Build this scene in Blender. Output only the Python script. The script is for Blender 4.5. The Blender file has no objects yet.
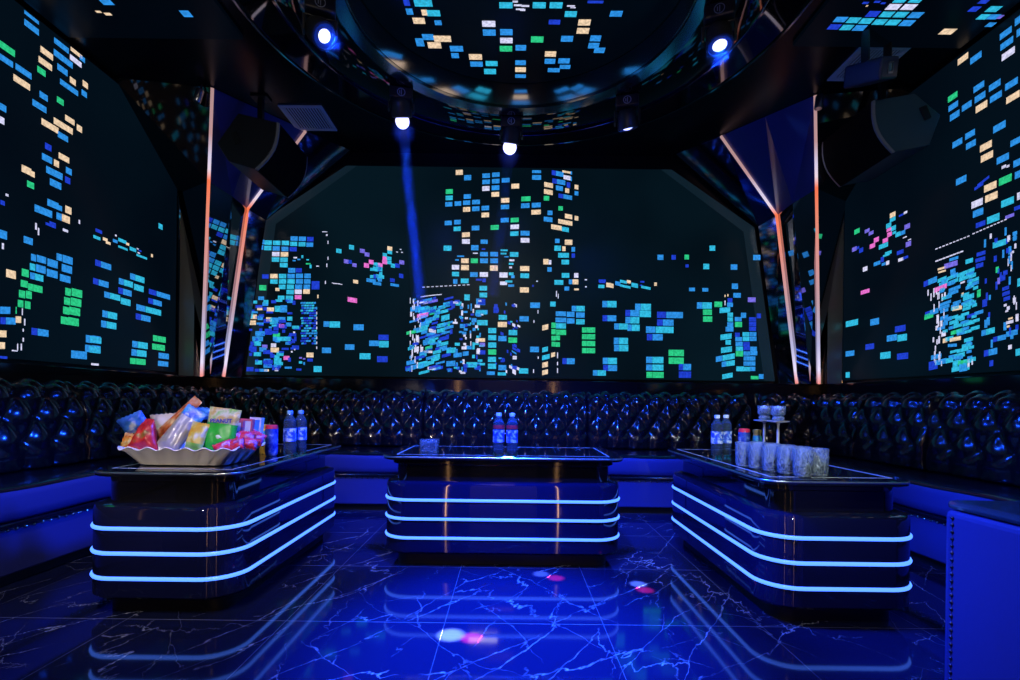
import bpy, bmesh, math, random
from mathutils import Vector, Matrix
random.seed(7)
SC = bpy.context.scene
COL = SC.collection
PI = math.pi

# ------------------------------------------------------------------ view
SC.view_settings.view_transform = 'Standard'
SC.view_settings.look = 'None'
SC.view_settings.gamma = 1.0
SC.view_settings.use_curve_mapping = False
SC.view_settings.exposure = 0.0
SC.cycles.use_denoising = True
SC.cycles.max_bounces = 10
SC.cycles.glossy_bounces = 6
SC.cycles.transmission_bounces = 10
SC.cycles.volume_bounces = 0
SC.cycles.caustics_reflective = False
SC.cycles.caustics_refractive = False
SC.cycles.sample_clamp_indirect = 4.0
SC.cycles.volume_step_rate = 1.0

F, CX, CY, H = 500.0, 510.0, 400.0, 0.93
ROLL = math.radians(0.7)
RV = Vector((math.cos(ROLL), 0, math.sin(ROLL)))
UV_ = Vector((-math.sin(ROLL), 0, math.cos(ROLL)))
FV = Vector((0, 1, 0))
cam_d = bpy.data.cameras.new('camera')
cam_d.sensor_width = 36.0
cam_d.lens = F / 1020.0 * 36.0
cam_d.shift_y = (CY - 340.0) / 1020.0
cam_d.clip_start = 0.02
cam = bpy.data.objects.new('camera', cam_d)
COL.objects.link(cam)
m = Matrix.Identity(4)
for i in range(3):
    m[i][0] = RV[i]; m[i][1] = UV_[i]; m[i][2] = -FV[i]
m[2][3] = H
cam.matrix_world = m
SC.camera = cam

w = bpy.data.worlds.new('World'); SC.world = w
w.use_nodes = True
w.node_tree.nodes['Background'].inputs[0].default_value = (0.02, 0.03, 0.08, 1)
w.node_tree.nodes['Background'].inputs[1].default_value = 0.0

def ray(px, py):
    return RV * ((px - CX) / F) + UV_ * (-(py - CY) / F) + FV
def atY(px, py, Y):
    d = ray(px, py); t = Y / d.y
    return Vector((d.x * t, Y, H + d.z * t))
def atX(px, py, X):
    d = ray(px, py); t = X / d.x
    return Vector((X, d.y * t, H + d.z * t))
def atZ(px, py, Z):
    d = ray(px, py); t = (Z - H) / d.z
    return Vector((d.x * t, d.y * t, Z))

# ------------------------------------------------------------------ materials
def lin(c):
    return tuple(((v / 255.0) / 12.92 if v / 255.0 <= 0.04045 else ((v / 255.0 + 0.055) / 1.055) ** 2.4) for v in c)
MATS = {}
def mat(name, base=(0.5, 0.5, 0.5), rough=0.5, metal=0.0, spec=0.5, coat=0.0, emit=None, es=1.0, trans=0.0, ior=1.45, alpha=1.0):
    mt = bpy.data.materials.new(name); mt.use_nodes = True
    b = mt.node_tree.nodes['Principled BSDF']
    b.inputs['Base Color'].default_value = (*base, 1)
    b.inputs['Roughness'].default_value = rough
    b.inputs['Metallic'].default_value = metal
    b.inputs['Specular IOR Level'].default_value = spec
    b.inputs['Coat Weight'].default_value = coat
    b.inputs['Coat Roughness'].default_value = 0.05
    b.inputs['Transmission Weight'].default_value = trans
    b.inputs['IOR'].default_value = ior
    if emit:
        b.inputs['Emission Color'].default_value = (*emit, 1)
        b.inputs['Emission Strength'].default_value = es
    MATS[name] = mt
    return mt
def nodes(mt):
    nt = mt.node_tree
    return nt, nt.nodes, nt.links, nt.nodes['Principled BSDF']
def add_bump(mt, scale, strength, dist=0.002, detail=3):
    nt, N, L, b = nodes(mt)
    tc = N.new('ShaderNodeTexCoord'); no = N.new('ShaderNodeTexNoise'); bu = N.new('ShaderNodeBump')
    no.inputs['Scale'].default_value = scale; no.inputs['Detail'].default_value = detail
    bu.inputs['Strength'].default_value = strength; bu.inputs['Distance'].default_value = dist
    L.new(tc.outputs['Object'], no.inputs['Vector']); L.new(no.outputs['Fac'], bu.inputs['Height'])
    L.new(bu.outputs['Normal'], b.inputs['Normal'])
    return mt
def ramp_noise(mt, scale, stops, detail=4, coord='Object'):
    nt, N, L, b = nodes(mt)
    tc = N.new('ShaderNodeTexCoord'); no = N.new('ShaderNodeTexNoise'); cr = N.new('ShaderNodeValToRGB')
    no.inputs['Scale'].default_value = scale; no.inputs['Detail'].default_value = detail
    cr.color_ramp.elements[0].position = stops[0][0]; cr.color_ramp.elements[0].color = (*stops[0][1], 1)
    cr.color_ramp.elements[1].position = stops[-1][0]; cr.color_ramp.elements[1].color = (*stops[-1][1], 1)
    for p, c in stops[1:-1]:
        e = cr.color_ramp.elements.new(p); e.color = (*c, 1)
    L.new(tc.outputs[coord], no.inputs['Vector']); L.new(no.outputs['Fac'], cr.inputs['Fac'])
    L.new(cr.outputs['Color'], b.inputs['Base Color'])
    return mt

leather = add_bump(mat('black_leather', (0.004, 0.0045, 0.008), 0.19, spec=0.65, coat=0.3), 60, 0.15)
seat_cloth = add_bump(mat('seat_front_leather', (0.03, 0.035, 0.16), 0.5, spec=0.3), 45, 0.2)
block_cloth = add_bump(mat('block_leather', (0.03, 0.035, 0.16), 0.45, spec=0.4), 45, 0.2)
gloss_black = mat('gloss_black', (0.006, 0.006, 0.010), 0.06, spec=0.6, coat=0.3)
table_body = mat('table_lacquer', (0.006, 0.008, 0.045), 0.012, spec=0.6, coat=0.4)
table_glass = mat('table_glass', (0.004, 0.005, 0.008), 0.04, spec=0.6, coat=0.4)
ceil_m = mat('ceiling_lacquer', (0.004, 0.005, 0.010), 0.26, spec=0.3)
wall_m = mat('wall_black', (0.006, 0.006, 0.008), 0.35, spec=0.4)
ledge_m = mat('ledge_marble', (0.008, 0.008, 0.010), 0.08, spec=0.6, coat=0.3)
mirror_m = mat('dark_mirror', (0.50, 0.50, 0.55), 0.03, metal=1.0)
smoke_m = mat('smoked_mirror', (0.16, 0.17, 0.22), 0.05, metal=1.0)
bronze_m = mat('bronze_panel', (0.24, 0.25, 0.20), 0.30, metal=0.25)
over_m = mat('overhang_lacquer', (0.02, 0.03, 0.26), 0.28, spec=0.9, coat=0.5)
chrome = mat('chrome', (0.7, 0.7, 0.72), 0.12, metal=1.0)
steel = mat('brushed_steel', (0.45, 0.45, 0.47), 0.3, metal=1.0)
edge_glint_m = mat('edge_glint', (0.62, 0.66, 0.75), 0.28, metal=1.0)
inlay_m = mat('inlay_metal', (0.55, 0.57, 0.60), 0.35, metal=0.3)
plastic = mat('black_plastic', (0.012, 0.012, 0.014), 0.4)
spk_lit = add_bump(mat('speaker_paint_lit', (0.030, 0.080, 0.100), 0.5), 120, 0.3)  # right speaker: the light on its end panel is put into the colour
spk_shaded = add_bump(mat('speaker_paint_shaded', (0.008, 0.009, 0.012), 0.45), 120, 0.3)  # left speaker: same cabinet, its shade put into a darker colour
grille_m = add_bump(mat('speaker_grille', (0.0025, 0.0025, 0.003), 0.8, spec=0.1), 300, 0.6)
vent_m = mat('vent_paint', (0.80, 0.84, 0.88), 0.45)
vent_back = mat('vent_dark', (0.02, 0.02, 0.025), 0.6)
glass = mat('clear_glass', (0.9, 0.96, 1.0), 0.02, trans=1.0, ior=1.45)
cut_glass = mat('cut_glass', (0.80, 0.93, 1.0), 0.06, trans=0.93, ior=1.45)
def glass_cuts(mt):
    nt, N, L, b = nodes(mt)
    tc = N.new('ShaderNodeTexCoord'); mp = N.new('ShaderNodeMapping'); vo = N.new('ShaderNodeTexVoronoi'); bu = N.new('ShaderNodeBump')
    mp.inputs['Scale'].default_value = (1, 1, 0.45); vo.inputs['Scale'].default_value = 170
    bu.inputs['Strength'].default_value = 0.9; bu.inputs['Distance'].default_value = 0.004
    L.new(tc.outputs['Object'], mp.inputs['Vector']); L.new(mp.outputs['Vector'], vo.inputs['Vector'])
    mr = N.new('ShaderNodeMapRange'); mr.inputs['From Min'].default_value = 0.25; mr.inputs['From Max'].default_value = 0.6
    mr.inputs['To Min'].default_value = 1.0; mr.inputs['To Max'].default_value = 0.78
    L.new(vo.outputs['Distance'], mr.inputs['Value']); L.new(mr.outputs['Result'], b.inputs['Transmission Weight'])
    L.new(vo.outputs['Distance'], bu.inputs['Height']); L.new(bu.outputs['Normal'], b.inputs['Normal'])
glass_cuts(cut_glass)
water = mat('bottle_water', (0.40, 0.66, 1.0), 0.03, trans=0.93, ior=1.33)
label_b = mat('bottle_label', (0.03, 0.10, 0.65), 0.35)
label_r = mat('label_red', (0.55, 0.03, 0.05), 0.4)
capw = mat('cap_white', (0.75, 0.80, 0.88), 0.4)
capb = mat('cap_blue', (0.15, 0.35, 0.75), 0.4)
tray_m = mat('tray_white', (0.72, 0.68, 0.64), 0.35)
strip_m = mat('table_strip', (0.1, 0.2, 0.4), 0.3, emit=(0.16, 0.50, 2.6), es=1.0)

# LED screens
def screen_dark(name, c0, c1):
    mt = mat(name, (0.0008, 0.001, 0.0015), 0.30, spec=0.12, emit=c1, es=1.0)
    nt, N, L, b = nodes(mt)
    tc = N.new('ShaderNodeTexCoord'); no = N.new('ShaderNodeTexNoise'); cr = N.new('ShaderNodeValToRGB')
    no.inputs['Scale'].default_value = 0.7; no.inputs['Detail'].default_value = 2
    cr.color_ramp.elements[0].position = 0.35; cr.color_ramp.elements[0].color = (*c0, 1)
    cr.color_ramp.elements[1].position = 0.65; cr.color_ramp.elements[1].color = (*c1, 1)
    L.new(tc.outputs['Object'], no.inputs['Vector']); L.new(no.outputs['Fac'], cr.inputs['Fac'])
    L.new(cr.outputs['Color'], b.inputs['Emission Color'])
    return mt
scr_bg = screen_dark('screen_night', (0.0006, 0.0035, 0.0065), (0.0017, 0.0085, 0.0145))
scr_bg_side = screen_dark('screen_night_deep', (0.0005, 0.0028, 0.0065), (0.0010, 0.0050, 0.0100))
scr_bg_top = screen_dark('screen_night_ceiling', (0.0002, 0.0010, 0.0026), (0.0003, 0.0016, 0.0040))
SCC = {'b': (44, 142, 226), 'c': (48, 184, 222), 'g': (42, 200, 132), 'w': (236, 206, 172), 'l': (214, 214, 246),
       'p': (232, 112, 206), 'v': (118, 108, 226), 'd': (30, 62, 205)}
SCI = {}
def screen_colour(k, c):
    mt = mat('pixel_' + k, (0.004, 0.004, 0.005), 0.32, spec=0.2, emit=lin(c), es=1.0)
    nt, N, L, b = nodes(mt)
    tc = N.new('ShaderNodeTexCoord'); vo = N.new('ShaderNodeTexNoise'); mr = N.new('ShaderNodeMapRange')
    vo.inputs['Scale'].default_value = 55.0; vo.inputs['Detail'].default_value = 2
    mr.inputs['From Min'].default_value = 0.35; mr.inputs['From Max'].default_value = 0.65
    mr.inputs['To Min'].default_value = 0.78; mr.inputs['To Max'].default_value = 1.2
    L.new(tc.outputs['Object'], vo.inputs['Vector']); L.new(vo.outputs['Fac'], mr.inputs['Value'])
    L.new(mr.outputs['Result'], b.inputs['Emission Strength'])
    return mt
SCREEN_MATS = [scr_bg]
for k, c in SCC.items():
    SCI[k] = len(SCREEN_MATS); SCREEN_MATS.append(screen_colour(k, c))

# marble floor
def floor_material():
    mt = mat('floor_marble', (0.01, 0.012, 0.02), 0.065, spec=0.4)
    nt, N, L, b = nodes(mt)
    tc = N.new('ShaderNodeTexCoord')
    def vein(scale, dist, rot, stretch, width, seed):
        m0 = N.new('ShaderNodeMapping'); m0.inputs['Rotation'].default_value = (0, 0, rot)
        L.new(tc.outputs['Object'], m0.inputs['Vector'])
        mp = N.new('ShaderNodeMapping')
        mp.inputs['Scale'].default_value = (1.0, stretch, 1); mp.inputs['Location'].default_value = (seed, seed * 0.7, 0)
        L.new(m0.outputs['Vector'], mp.inputs['Vector'])
        no = N.new('ShaderNodeTexNoise'); no.inputs['Scale'].default_value = 2.6; no.inputs['Detail'].default_value = 6; no.inputs['Roughness'].default_value = 0.62
        L.new(mp.outputs['Vector'], no.inputs['Vector'])
        sub = N.new('ShaderNodeVectorMath'); sub.operation = 'SUBTRACT'; sub.inputs[1].default_value = (0.5, 0.5, 0.5)
        L.new(no.outputs['Color'], sub.inputs[0])
        sc = N.new('ShaderNodeVectorMath'); sc.operation = 'SCALE'; sc.inputs['Scale'].default_value = dist
        L.new(sub.outputs['Vector'], sc.inputs[0])
        ad = N.new('ShaderNodeVectorMath'); ad.operation = 'ADD'
        L.new(mp.outputs['Vector'], ad.inputs[0]); L.new(sc.outputs['Vector'], ad.inputs[1])
        vo = N.new('ShaderNodeTexVoronoi'); vo.feature = 'DISTANCE_TO_EDGE'; vo.voronoi_dimensions = '2D'
        vo.inputs['Scale'].default_value = scale
        L.new(ad.outputs['Vector'], vo.inputs['Vector'])
        mr = N.new('ShaderNodeMapRange'); mr.inputs['From Min'].default_value = 0.0; mr.inputs['From Max'].default_value = width
        mr.inputs['To Min'].default_value = 1.0; mr.inputs['To Max'].default_value = 0.0
        L.new(vo.outputs['Distance'], mr.inputs['Value'])
        n2 = N.new('ShaderNodeTexNoise'); n2.inputs['Scale'].default_value = 1.7; n2.inputs['Detail'].default_value = 3
        L.new(mp.outputs['Vector'], n2.inputs['Vector'])
        m2 = N.new('ShaderNodeMapRange'); m2.inputs['From Min'].default_value = 0.46; m2.inputs['From Max'].default_value = 0.62
        L.new(n2.outputs['Fac'], m2.inputs['Value'])
        mu = N.new('ShaderNodeMath'); mu.operation = 'MULTIPLY'
        L.new(mr.outputs['Result'], mu.inputs[0]); L.new(m2.outputs['Result'], mu.inputs[1])
        return mu.outputs['Value']
    v1 = vein(0.9, 0.55, -0.75, 3.2, 0.006, 3.1)
    v2 = vein(1.3, 0.45, -1.05, 3.6, 0.007, 8.4)
    v3 = vein(1.6, 0.4, 0.9, 2.6, 0.006, 1.7)
    mx = N.new('ShaderNodeMath'); mx.operation = 'MAXIMUM'; L.new(v1, mx.inputs[0]); L.new(v2, mx.inputs[1])
    mh = N.new('ShaderNodeMath'); mh.operation = 'MULTIPLY'; mh.inputs[1].default_value = 0.5; L.new(v3, mh.inputs[0])
    mx2 = N.new('ShaderNodeMath'); mx2.operation = 'MAXIMUM'; L.new(mx.outputs['Value'], mx2.inputs[0]); L.new(mh.outputs['Value'], mx2.inputs[1])
    # joints between tiles
    sx = N.new('ShaderNodeSeparateXYZ'); L.new(tc.outputs['Object'], sx.inputs['Vector'])
    def joint(out, off, pitch):
        a = N.new('ShaderNodeMath'); a.operation = 'SUBTRACT'; a.inputs[1].default_value = off; L.new(out, a.inputs[0])
        p = N.new('ShaderNodeMath'); p.operation = 'PINGPONG'; p.inputs[1].default_value = pitch / 2; L.new(a.outputs['Value'], p.inputs[0])
        l = N.new('ShaderNodeMath'); l.operation = 'LESS_THAN'; l.inputs[1].default_value = 0.0008 if pitch < 0.67 else 0.0016; L.new(p.outputs['Value'], l.inputs[0])
        return l.outputs['Value']
    jx = joint(sx.outputs['X'], 0.40, 0.66); jy = joint(sx.outputs['Y'], 2.08, 0.69)
    jm = N.new('ShaderNodeMath'); jm.operation = 'MAXIMUM'; L.new(jx, jm.inputs[0]); L.new(jy, jm.inputs[1])
    c1 = N.new('ShaderNodeMix'); c1.data_type = 'RGBA'
    c1.inputs['A'].default_value = (0.007, 0.010, 0.045, 1); c1.inputs['B'].default_value = (0.55, 0.55, 0.56, 1)
    L.new(mx2.outputs['Value'], c1.inputs['Factor'])
    c2 = N.new('ShaderNodeMix'); c2.data_type = 'RGBA'
    c2.inputs['B'].default_value = (0.20, 0.20, 0.22, 1)
    L.new(jm.outputs['Value'], c2.inputs['Factor']); L.new(c1.outputs['Result'], c2.inputs['A'])
    L.new(c2.outputs['Result'], b.inputs['Base Color'])
    return mt
floor_m = floor_material()

# ------------------------------------------------------------------ mesh helpers
def finish(name, bm, mats, parent=None, smooth=None, bevel=0.0, segs=2):
    me = bpy.data.meshes.new(name)
    bmesh.ops.recalc_face_normals(bm, faces=bm.faces) if smooth != 'keep' else None
    bm.to_mesh(me); bm.free()
    o = bpy.data.objects.new(name, me)
    for mm in (mats if isinstance(mats, (list, tuple)) else [mats]):
        me.materials.append(mm)
    COL.objects.link(o)
    if parent is not None:
        o.parent = parent
    if bevel > 0:
        md = o.modifiers.new('bevel', 'BEVEL'); md.width = bevel; md.segments = segs; md.limit_method = 'ANGLE'; md.angle_limit = math.radians(40)
    if smooth is True:
        for p in me.polygons: p.use_smooth = True
    elif isinstance(smooth, (int, float)) and smooth is not False:
        me.set_sharp_from_angle(angle=math.radians(smooth))
        for p in me.polygons: p.use_smooth = True
    return o
def empty(name, label, cat, loc=(0, 0, 0), rz=0.0, group=None):
    o = bpy.data.objects.new(name, None); COL.objects.link(o)
    o.location = loc; o.rotation_euler = (0, 0, rz); o.empty_display_size = 0.1
    o['label'] = label; o['category'] = cat
    if group: o['group'] = group
    return o
def tag(o, label, cat, group=None):
    o['label'] = label; o['category'] = cat
    if group: o['group'] = group
    return o
def struct(name, bm, mats, **k):
    o = finish(name, bm, mats, **k); o['kind'] = 'structure'; return o
def box(bm, x0, x1, y0, y1, z0, z1, mi=0):
    vs = [bm.verts.new(p) for p in ((x0, y0, z0), (x1, y0, z0), (x1, y1, z0), (x0, y1, z0), (x0, y0, z1), (x1, y0, z1), (x1, y1, z1), (x0, y1, z1))]
    for f in ((0, 3, 2, 1), (4, 5, 6, 7), (0, 1, 5, 4), (1, 2, 6, 5), (2, 3, 7, 6), (3, 0, 4, 7)):
        fc = bm.faces.new([vs[i] for i in f]); fc.material_index = mi
    return vs
def B(x0, x1, y0, y1, z0, z1):
    bm = bmesh.new(); box(bm, x0, x1, y0, y1, z0, z1); return bm
def lathe(bm, prof, n=24, mi=0, c=(0, 0, 0), cap0=True, cap1=True):
    rings = []
    for r, z in prof:
        rings.append([bm.verts.new((c[0] + r * math.cos(2 * PI * k / n), c[1] + r * math.sin(2 * PI * k / n), c[2] + z)) for k in range(n)])
    for i in range(len(rings) - 1):
        for k in range(n):
            f = bm.faces.new((rings[i][k], rings[i][(k + 1) % n], rings[i + 1][(k + 1) % n], rings[i + 1][k])); f.material_index = mi
    if cap0: bm.faces.new(list(reversed(rings[0]))).material_index = mi
    if cap1: bm.faces.new(rings[-1]).material_index = mi
    return rings
def tube(bm, pts, r, n=10, mi=0):
    pts = [Vector(p) for p in pts]; rings = []
    for i, p in enumerate(pts):
        if i == 0: t = pts[1] - pts[0]
        elif i == len(pts) - 1: t = pts[-1] - pts[-2]
        else: t = (pts[i + 1] - p).normalized() + (p - pts[i - 1]).normalized()
        t.normalize()
        a = t.cross(Vector((0.13, 0.2, 1)) if abs(t.z) < 0.9 else Vector((1, 0.1, 0))).normalized(); b_ = t.cross(a)
        rings.append([bm.verts.new(p + a * (r * math.cos(2 * PI * k / n)) + b_ * (r * math.sin(2 * PI * k / n))) for k in range(n)])
    for i in range(len(rings) - 1):
        for k in range(n):
            f = bm.faces.new((rings[i][k], rings[i][(k + 1) % n], rings[i + 1][(k + 1) % n], rings[i + 1][k])); f.material_index = mi
    bm.faces.new(list(reversed(rings[0]))).material_index = mi; bm.faces.new(rings[-1]).material_index = mi
def prism(bm, poly, y0, y1, mi=0):
    """polygon in XZ extruded along Y"""
    a = [bm.verts.new((x, y0, z)) for x, z in poly]; b_ = [bm.verts.new((x, y1, z)) for x, z in poly]
    n = len(poly)
    bm.faces.new(a).material_index = mi; bm.faces.new(list(reversed(b_))).material_index = mi
    for i in range(n):
        bm.faces.new((a[i], b_[i], b_[(i + 1) % n], a[(i + 1) % n])).material_index = mi
def rrect(hx, hy, r, n=7):
    out = []
    for cx, cy, a0 in ((hx - r, hy - r, 0), (-hx + r, hy - r, PI / 2), (-hx + r, -hy + r, PI), (hx - r, -hy + r, 1.5 * PI)):
        for k in range(n + 1):
            a = a0 + (PI / 2) * k / n
            out.append((cx + r * math.cos(a), cy + r * math.sin(a)))
    return out
def loft(bm, secs, mi=0, cap=True):
    """secs: list of lists of 3D points"""
    rings = [[bm.verts.new(p) for p in s] for s in secs]; n = len(rings[0])
    for i in range(len(rings) - 1):
        for k in range(n):
            bm.faces.new((rings[i][k], rings[i][(k + 1) % n], rings[i + 1][(k + 1) % n], rings[i + 1][k])).material_index = mi
    if cap:
        bm.faces.new(list(reversed(rings[0]))).material_index = mi; bm.faces.new(rings[-1]).material_index = mi
    return rings
def children_of(o):
    return list(o.children)
def copy_tree(o, parent=None):
    c = o.copy(); COL.objects.link(c); c.parent = parent
    for ch in list(o.children): copy_tree(ch, c)
    return c
def quad(bm, pts, mi=0):
    f = bm.faces.new([bm.verts.new(p) for p in pts]); f.material_index = mi; return f

# ------------------------------------------------------------------ room shell
WX, WB, CZ, YF = 3.20, 5.15, 3.46, -2.4
struct('floor', B(-WX - 0.1, WX + 0.1, YF - 0.1, WB + 0.1, -0.1, 0), floor_m)
struct('ceiling', B(-WX - 0.1, WX + 0.1, YF - 0.1, WB + 0.1, CZ, CZ + 0.1), ceil_m)
struct('wall_left', B(-WX - 0.1, -WX, YF, WB, 0, CZ), wall_m)
struct('wall_right', B(WX, WX + 0.1, YF, WB, 0, CZ), wall_m)
struct('wall_back', B(-WX - 0.1, WX + 0.1, WB, WB + 0.1, 0, CZ), wall_m)
struct('wall_front', B(-WX - 0.1, WX + 0.1, YF - 0.1, YF, 0, CZ), gloss_black)
LZ = 1.125
# marble ledge that runs behind the sofas under the screens
struct('trim_1', B(-3.099, 3.099, 4.97, WB, 0, LZ), ledge_m, bevel=0.006)
struct('trim_2', B(-WX, -3.10, YF + 0.6, WB, 0, LZ), ledge_m, bevel=0.006)
struct('trim_3', B(3.10, WX, YF + 0.6, WB, 0, LZ), ledge_m, bevel=0.006)
# entrance door behind the camera, warm-lit
door_m = mat('door_veneer', (0.55, 0.40, 0.26), 0.4)
struct('door_1', B(-0.78, 0.62, YF, YF + 0.05, 0.0, 2.3), door_m, bevel=0.005)
tube_warm = mat('warm_tube', (0.8, 0.6, 0.4), 0.4, emit=(1.0, 0.50, 0.20), es=16.0)
bm = bmesh.new()
tube(bm, [(-1.28, YF + 0.06, 0.05), (-1.28, YF + 0.06, 2.6)], 0.013)
tube(bm, [(1.06, YF + 0.06, 0.05), (1.06, YF + 0.06, 2.6)], 0.013)
struct('door_frame_light', bm, tube_warm)

# ------------------------------------------------------------------ LED screens
def rects(ox, oy, s, lst, out, sk=0.0):
    for r in lst:
        x, y, ww, hh, c = r[:5]
        out.append((ox + x / s, oy + y / s, ww / s, hh / s, c, r[5] if len(r) > 5 else sk))
BACK = []
rects(240, 220, 8.5, [(460,158,60,38,'b'),(530,160,60,38,'b'),(597,163,55,38,'d'),(188,187,42,38,'b'),(240,192,62,38,'c'),(312,194,62,38,'c'),(386,195,62,38,'c'),(456,203,60,36,'c'),(527,206,58,36,'c'),(593,210,58,36,'b'),(175,232,46,38,'b'),(236,238,62,38,'c'),(308,242,60,38,'b'),(382,246,58,38,'b'),(452,248,60,36,'d'),(304,290,62,38,'l'),(378,292,64,38,'w'),(302,336,64,38,'c'),(374,338,64,38,'c'),(372,383,66,38,'c'),(440,428,60,40,'b'),(500,428,50,36,'d'),(216,480,56,36,'d'),(288,477,64,38,'w'),(362,477,62,38,'c'),(434,477,62,38,'b'),(505,475,60,38,'b'),(574,475,54,38,'b'),(288,523,62,38,'c'),(362,522,62,38,'c'),(434,522,62,38,'c'),(505,522,60,38,'b'),(572,522,54,38,'b'),(358,568,56,38,'c'),(428,568,60,38,'c'),(498,568,60,38,'b'),(568,568,54,38,'b'),(642,555,66,70,'d'),(194,576,60,44,'g'),(318,590,34,26,'w'),(426,612,62,38,'c'),(495,610,60,38,'l'),(565,608,56,38,'w'),(350,660,56,34,'c'),(420,660,62,34,'c'),(494,656,56,34,'p'),(180,665,50,30,'b'),
 (470,320,30,12,'l'),(500,335,26,12,'b'),(460,345,26,12,'b'),(530,312,16,24,'c'),(575,338,22,10,'c'),(580,372,40,12,'g'),(600,395,16,30,'c'),(660,392,24,8,'l'),(720,100,44,6,'l'),(738,128,14,14,'l'),(748,190,8,26,'l'),(748,325,8,26,'l'),(738,385,8,30,'l'),(726,530,8,26,'l'),(662,650,10,30,'w'),(820,541,60,5,'l')], BACK)
rects(240, 300, 8.5, [(168,72,44,30,'w'),(258,80,60,34,'w'),(320,75,50,50,'c'),(370,75,60,60,'b'),(215,75,35,28,'d'),(215,35,50,30,'b'),(110,142,66,38,'w'),(105,193,60,38,'w'),(172,152,44,36,'b'),(180,205,40,30,'d'),(245,165,46,36,'w'),(300,175,50,50,'b'),(355,165,60,40,'b'),(320,215,60,36,'d'),(355,220,44,30,'p'),(413,208,46,32,'b'),(170,285,80,40,'b'),(240,270,60,50,'d'),(150,330,90,40,'b'),(310,300,60,40,'g'),(330,330,100,36,'c'),(405,330,50,36,'c'),(105,370,30,34,'d'),(150,372,56,34,'c'),(210,395,46,30,'v'),(285,385,44,32,'l'),(195,420,60,36,'b'),(115,420,50,50,'d'),(148,460,62,34,'c'),(295,425,70,40,'w'),(340,455,60,40,'c'),(275,475,40,30,'d'),(320,515,64,40,'c'),(232,520,60,40,'b'),(235,560,70,30,'b'),(320,550,60,30,'c'),(395,492,50,34,'p'),(595,467,60,40,'w'),(595,510,46,25,'d'),(660,587,68,50,'c'),(735,428,76,46,'b'),(780,205,140,46,'c'),(85,588,60,36,'d'),(180,597,110,24,'b'),(225,598,40,18,'w'),(310,590,30,30,'l'),(425,10,50,30,'b'),(330,5,60,20,'c'),(515,492,24,14,'v'),(515,530,28,20,'c'),(545,540,14,24,'b'),(545,500,20,12,'v'),(460,275,16,14,'l'),(470,330,20,40,'d'),(440,440,14,14,'l'),(465,420,12,12,'l')], BACK)
for j in range(17):
    for i in range(6):
        if random.random() < 0.86:
            yy = 25 + j * 21.5; xx = 528 + i * 22 + (4 if j % 3 else -3)
            if 540 < xx + 40 and not (130 < yy < 150 and i < 3):
                BACK.append((240 + xx / 8.5, 300 + yy / 8.5, 20 / 8.5, 15 / 8.5, random.choice('bbddc'), 0.1))
for j in range(9):
    BACK.append((240 + 652 / 8.5, 300 + (70 + j * 42) / 8.5, 0.9, 2.6, random.choice('lbl'), 0))
rects(330, 220, 8.5, [(75,263,44,36,'c'),(183,232,42,38,'c'),(275,263,42,34,'v'),(315,293,40,34,'v'),(138,352,40,34,'v'),(170,355,30,30,'d'),(208,383,36,30,'v'),(310,386,42,38,'p'),(350,357,40,36,'p'),(427,383,40,34,'p'),(465,357,42,36,'p'),(465,326,36,30,'p'),(466,296,36,28,'c'),(508,242,42,34,'w'),(508,274,40,30,'c'),(500,326,44,30,'c'),(500,360,44,30,'c'),(535,388,36,34,'c'),(572,388,40,34,'d'),(610,360,42,34,'v'),(385,416,40,38,'c'),(425,416,40,38,'c'),(425,480,70,30,'c'),(350,515,80,30,'b'),(400,540,70,26,'b'),(380,480,24,36,'d'),(530,512,40,30,'d'),(605,475,36,36,'d'),(550,553,72,22,'b'),(218,524,42,30,'w'),(190,680,80,40,'p'),(570,272,16,8,'l'),(600,250,14,8,'l'),(612,275,16,8,'l'),(60,541,90,5,'l')], BACK, -0.15)
rects(330, 300, 8.5, [(40,210,90,48,'c'),(243,232,86,50,'b'),(455,318,86,46,'d'),(375,368,84,46,'b'),(458,375,80,54,'c'),(167,400,80,46,'b'),(298,478,92,50,'c'),(445,503,90,50,'d')], BACK)
rects(330, 300, 8.5, [(725,73,84,40,'b'),(815,85,70,46,'c'),(785,128,90,30,'p'),(690,275,80,26,'g'),(740,250,60,26,'b'),(690,530,80,36,'b'),(700,572,120,36,'b'),(800,215,80,36,'c'),(820,355,60,36,'b'),(790,470,60,24,'c'),(790,540,80,34,'c'),(690,120,16,40,'l'),(715,160,12,44,'l'),(745,330,18,60,'l'),(735,420,40,44,'l'),(700,470,10,40,'l'),(780,20,40,14,'l'),(740,15,30,10,'b'),(830,300,40,20,'d'),(810,610,70,20,'c')], BACK, 0.22)
rects(420, 160, 8.5, [(334,105,60,42,'w'),(405,150,60,44,'b'),(562,133,64,38,'b'),(645,125,64,38,'b'),(562,186,64,38,'b'),(644,180,64,38,'b'),(728,172,66,38,'b'),(560,242,62,40,'l'),(642,236,66,40,'b'),(640,292,66,40,'w'),(810,222,66,42,'w'),(249,268,60,40,'g'),(248,322,60,38,'c'),(245,376,60,38,'b'),(322,370,56,38,'b'),(402,310,60,38,'b'),(396,363,60,38,'b'),(476,357,66,38,'b'),(396,420,60,40,'w'),(474,414,62,40,'b'),(555,408,64,38,'b'),(555,467,64,40,'w'),(724,343,70,40,'w'),(722,399,70,38,'b'),(240,535,60,38,'b'),(318,528,56,38,'b'),(316,585,60,38,'c'),(472,578,64,40,'b'),(635,573,70,40,'g'),(720,511,68,38,'b'),(805,510,68,38,'g'),(805,568,72,38,'l'),(802,626,70,38,'c'),(390,635,66,40,'w')], BACK, 0.06)
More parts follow.
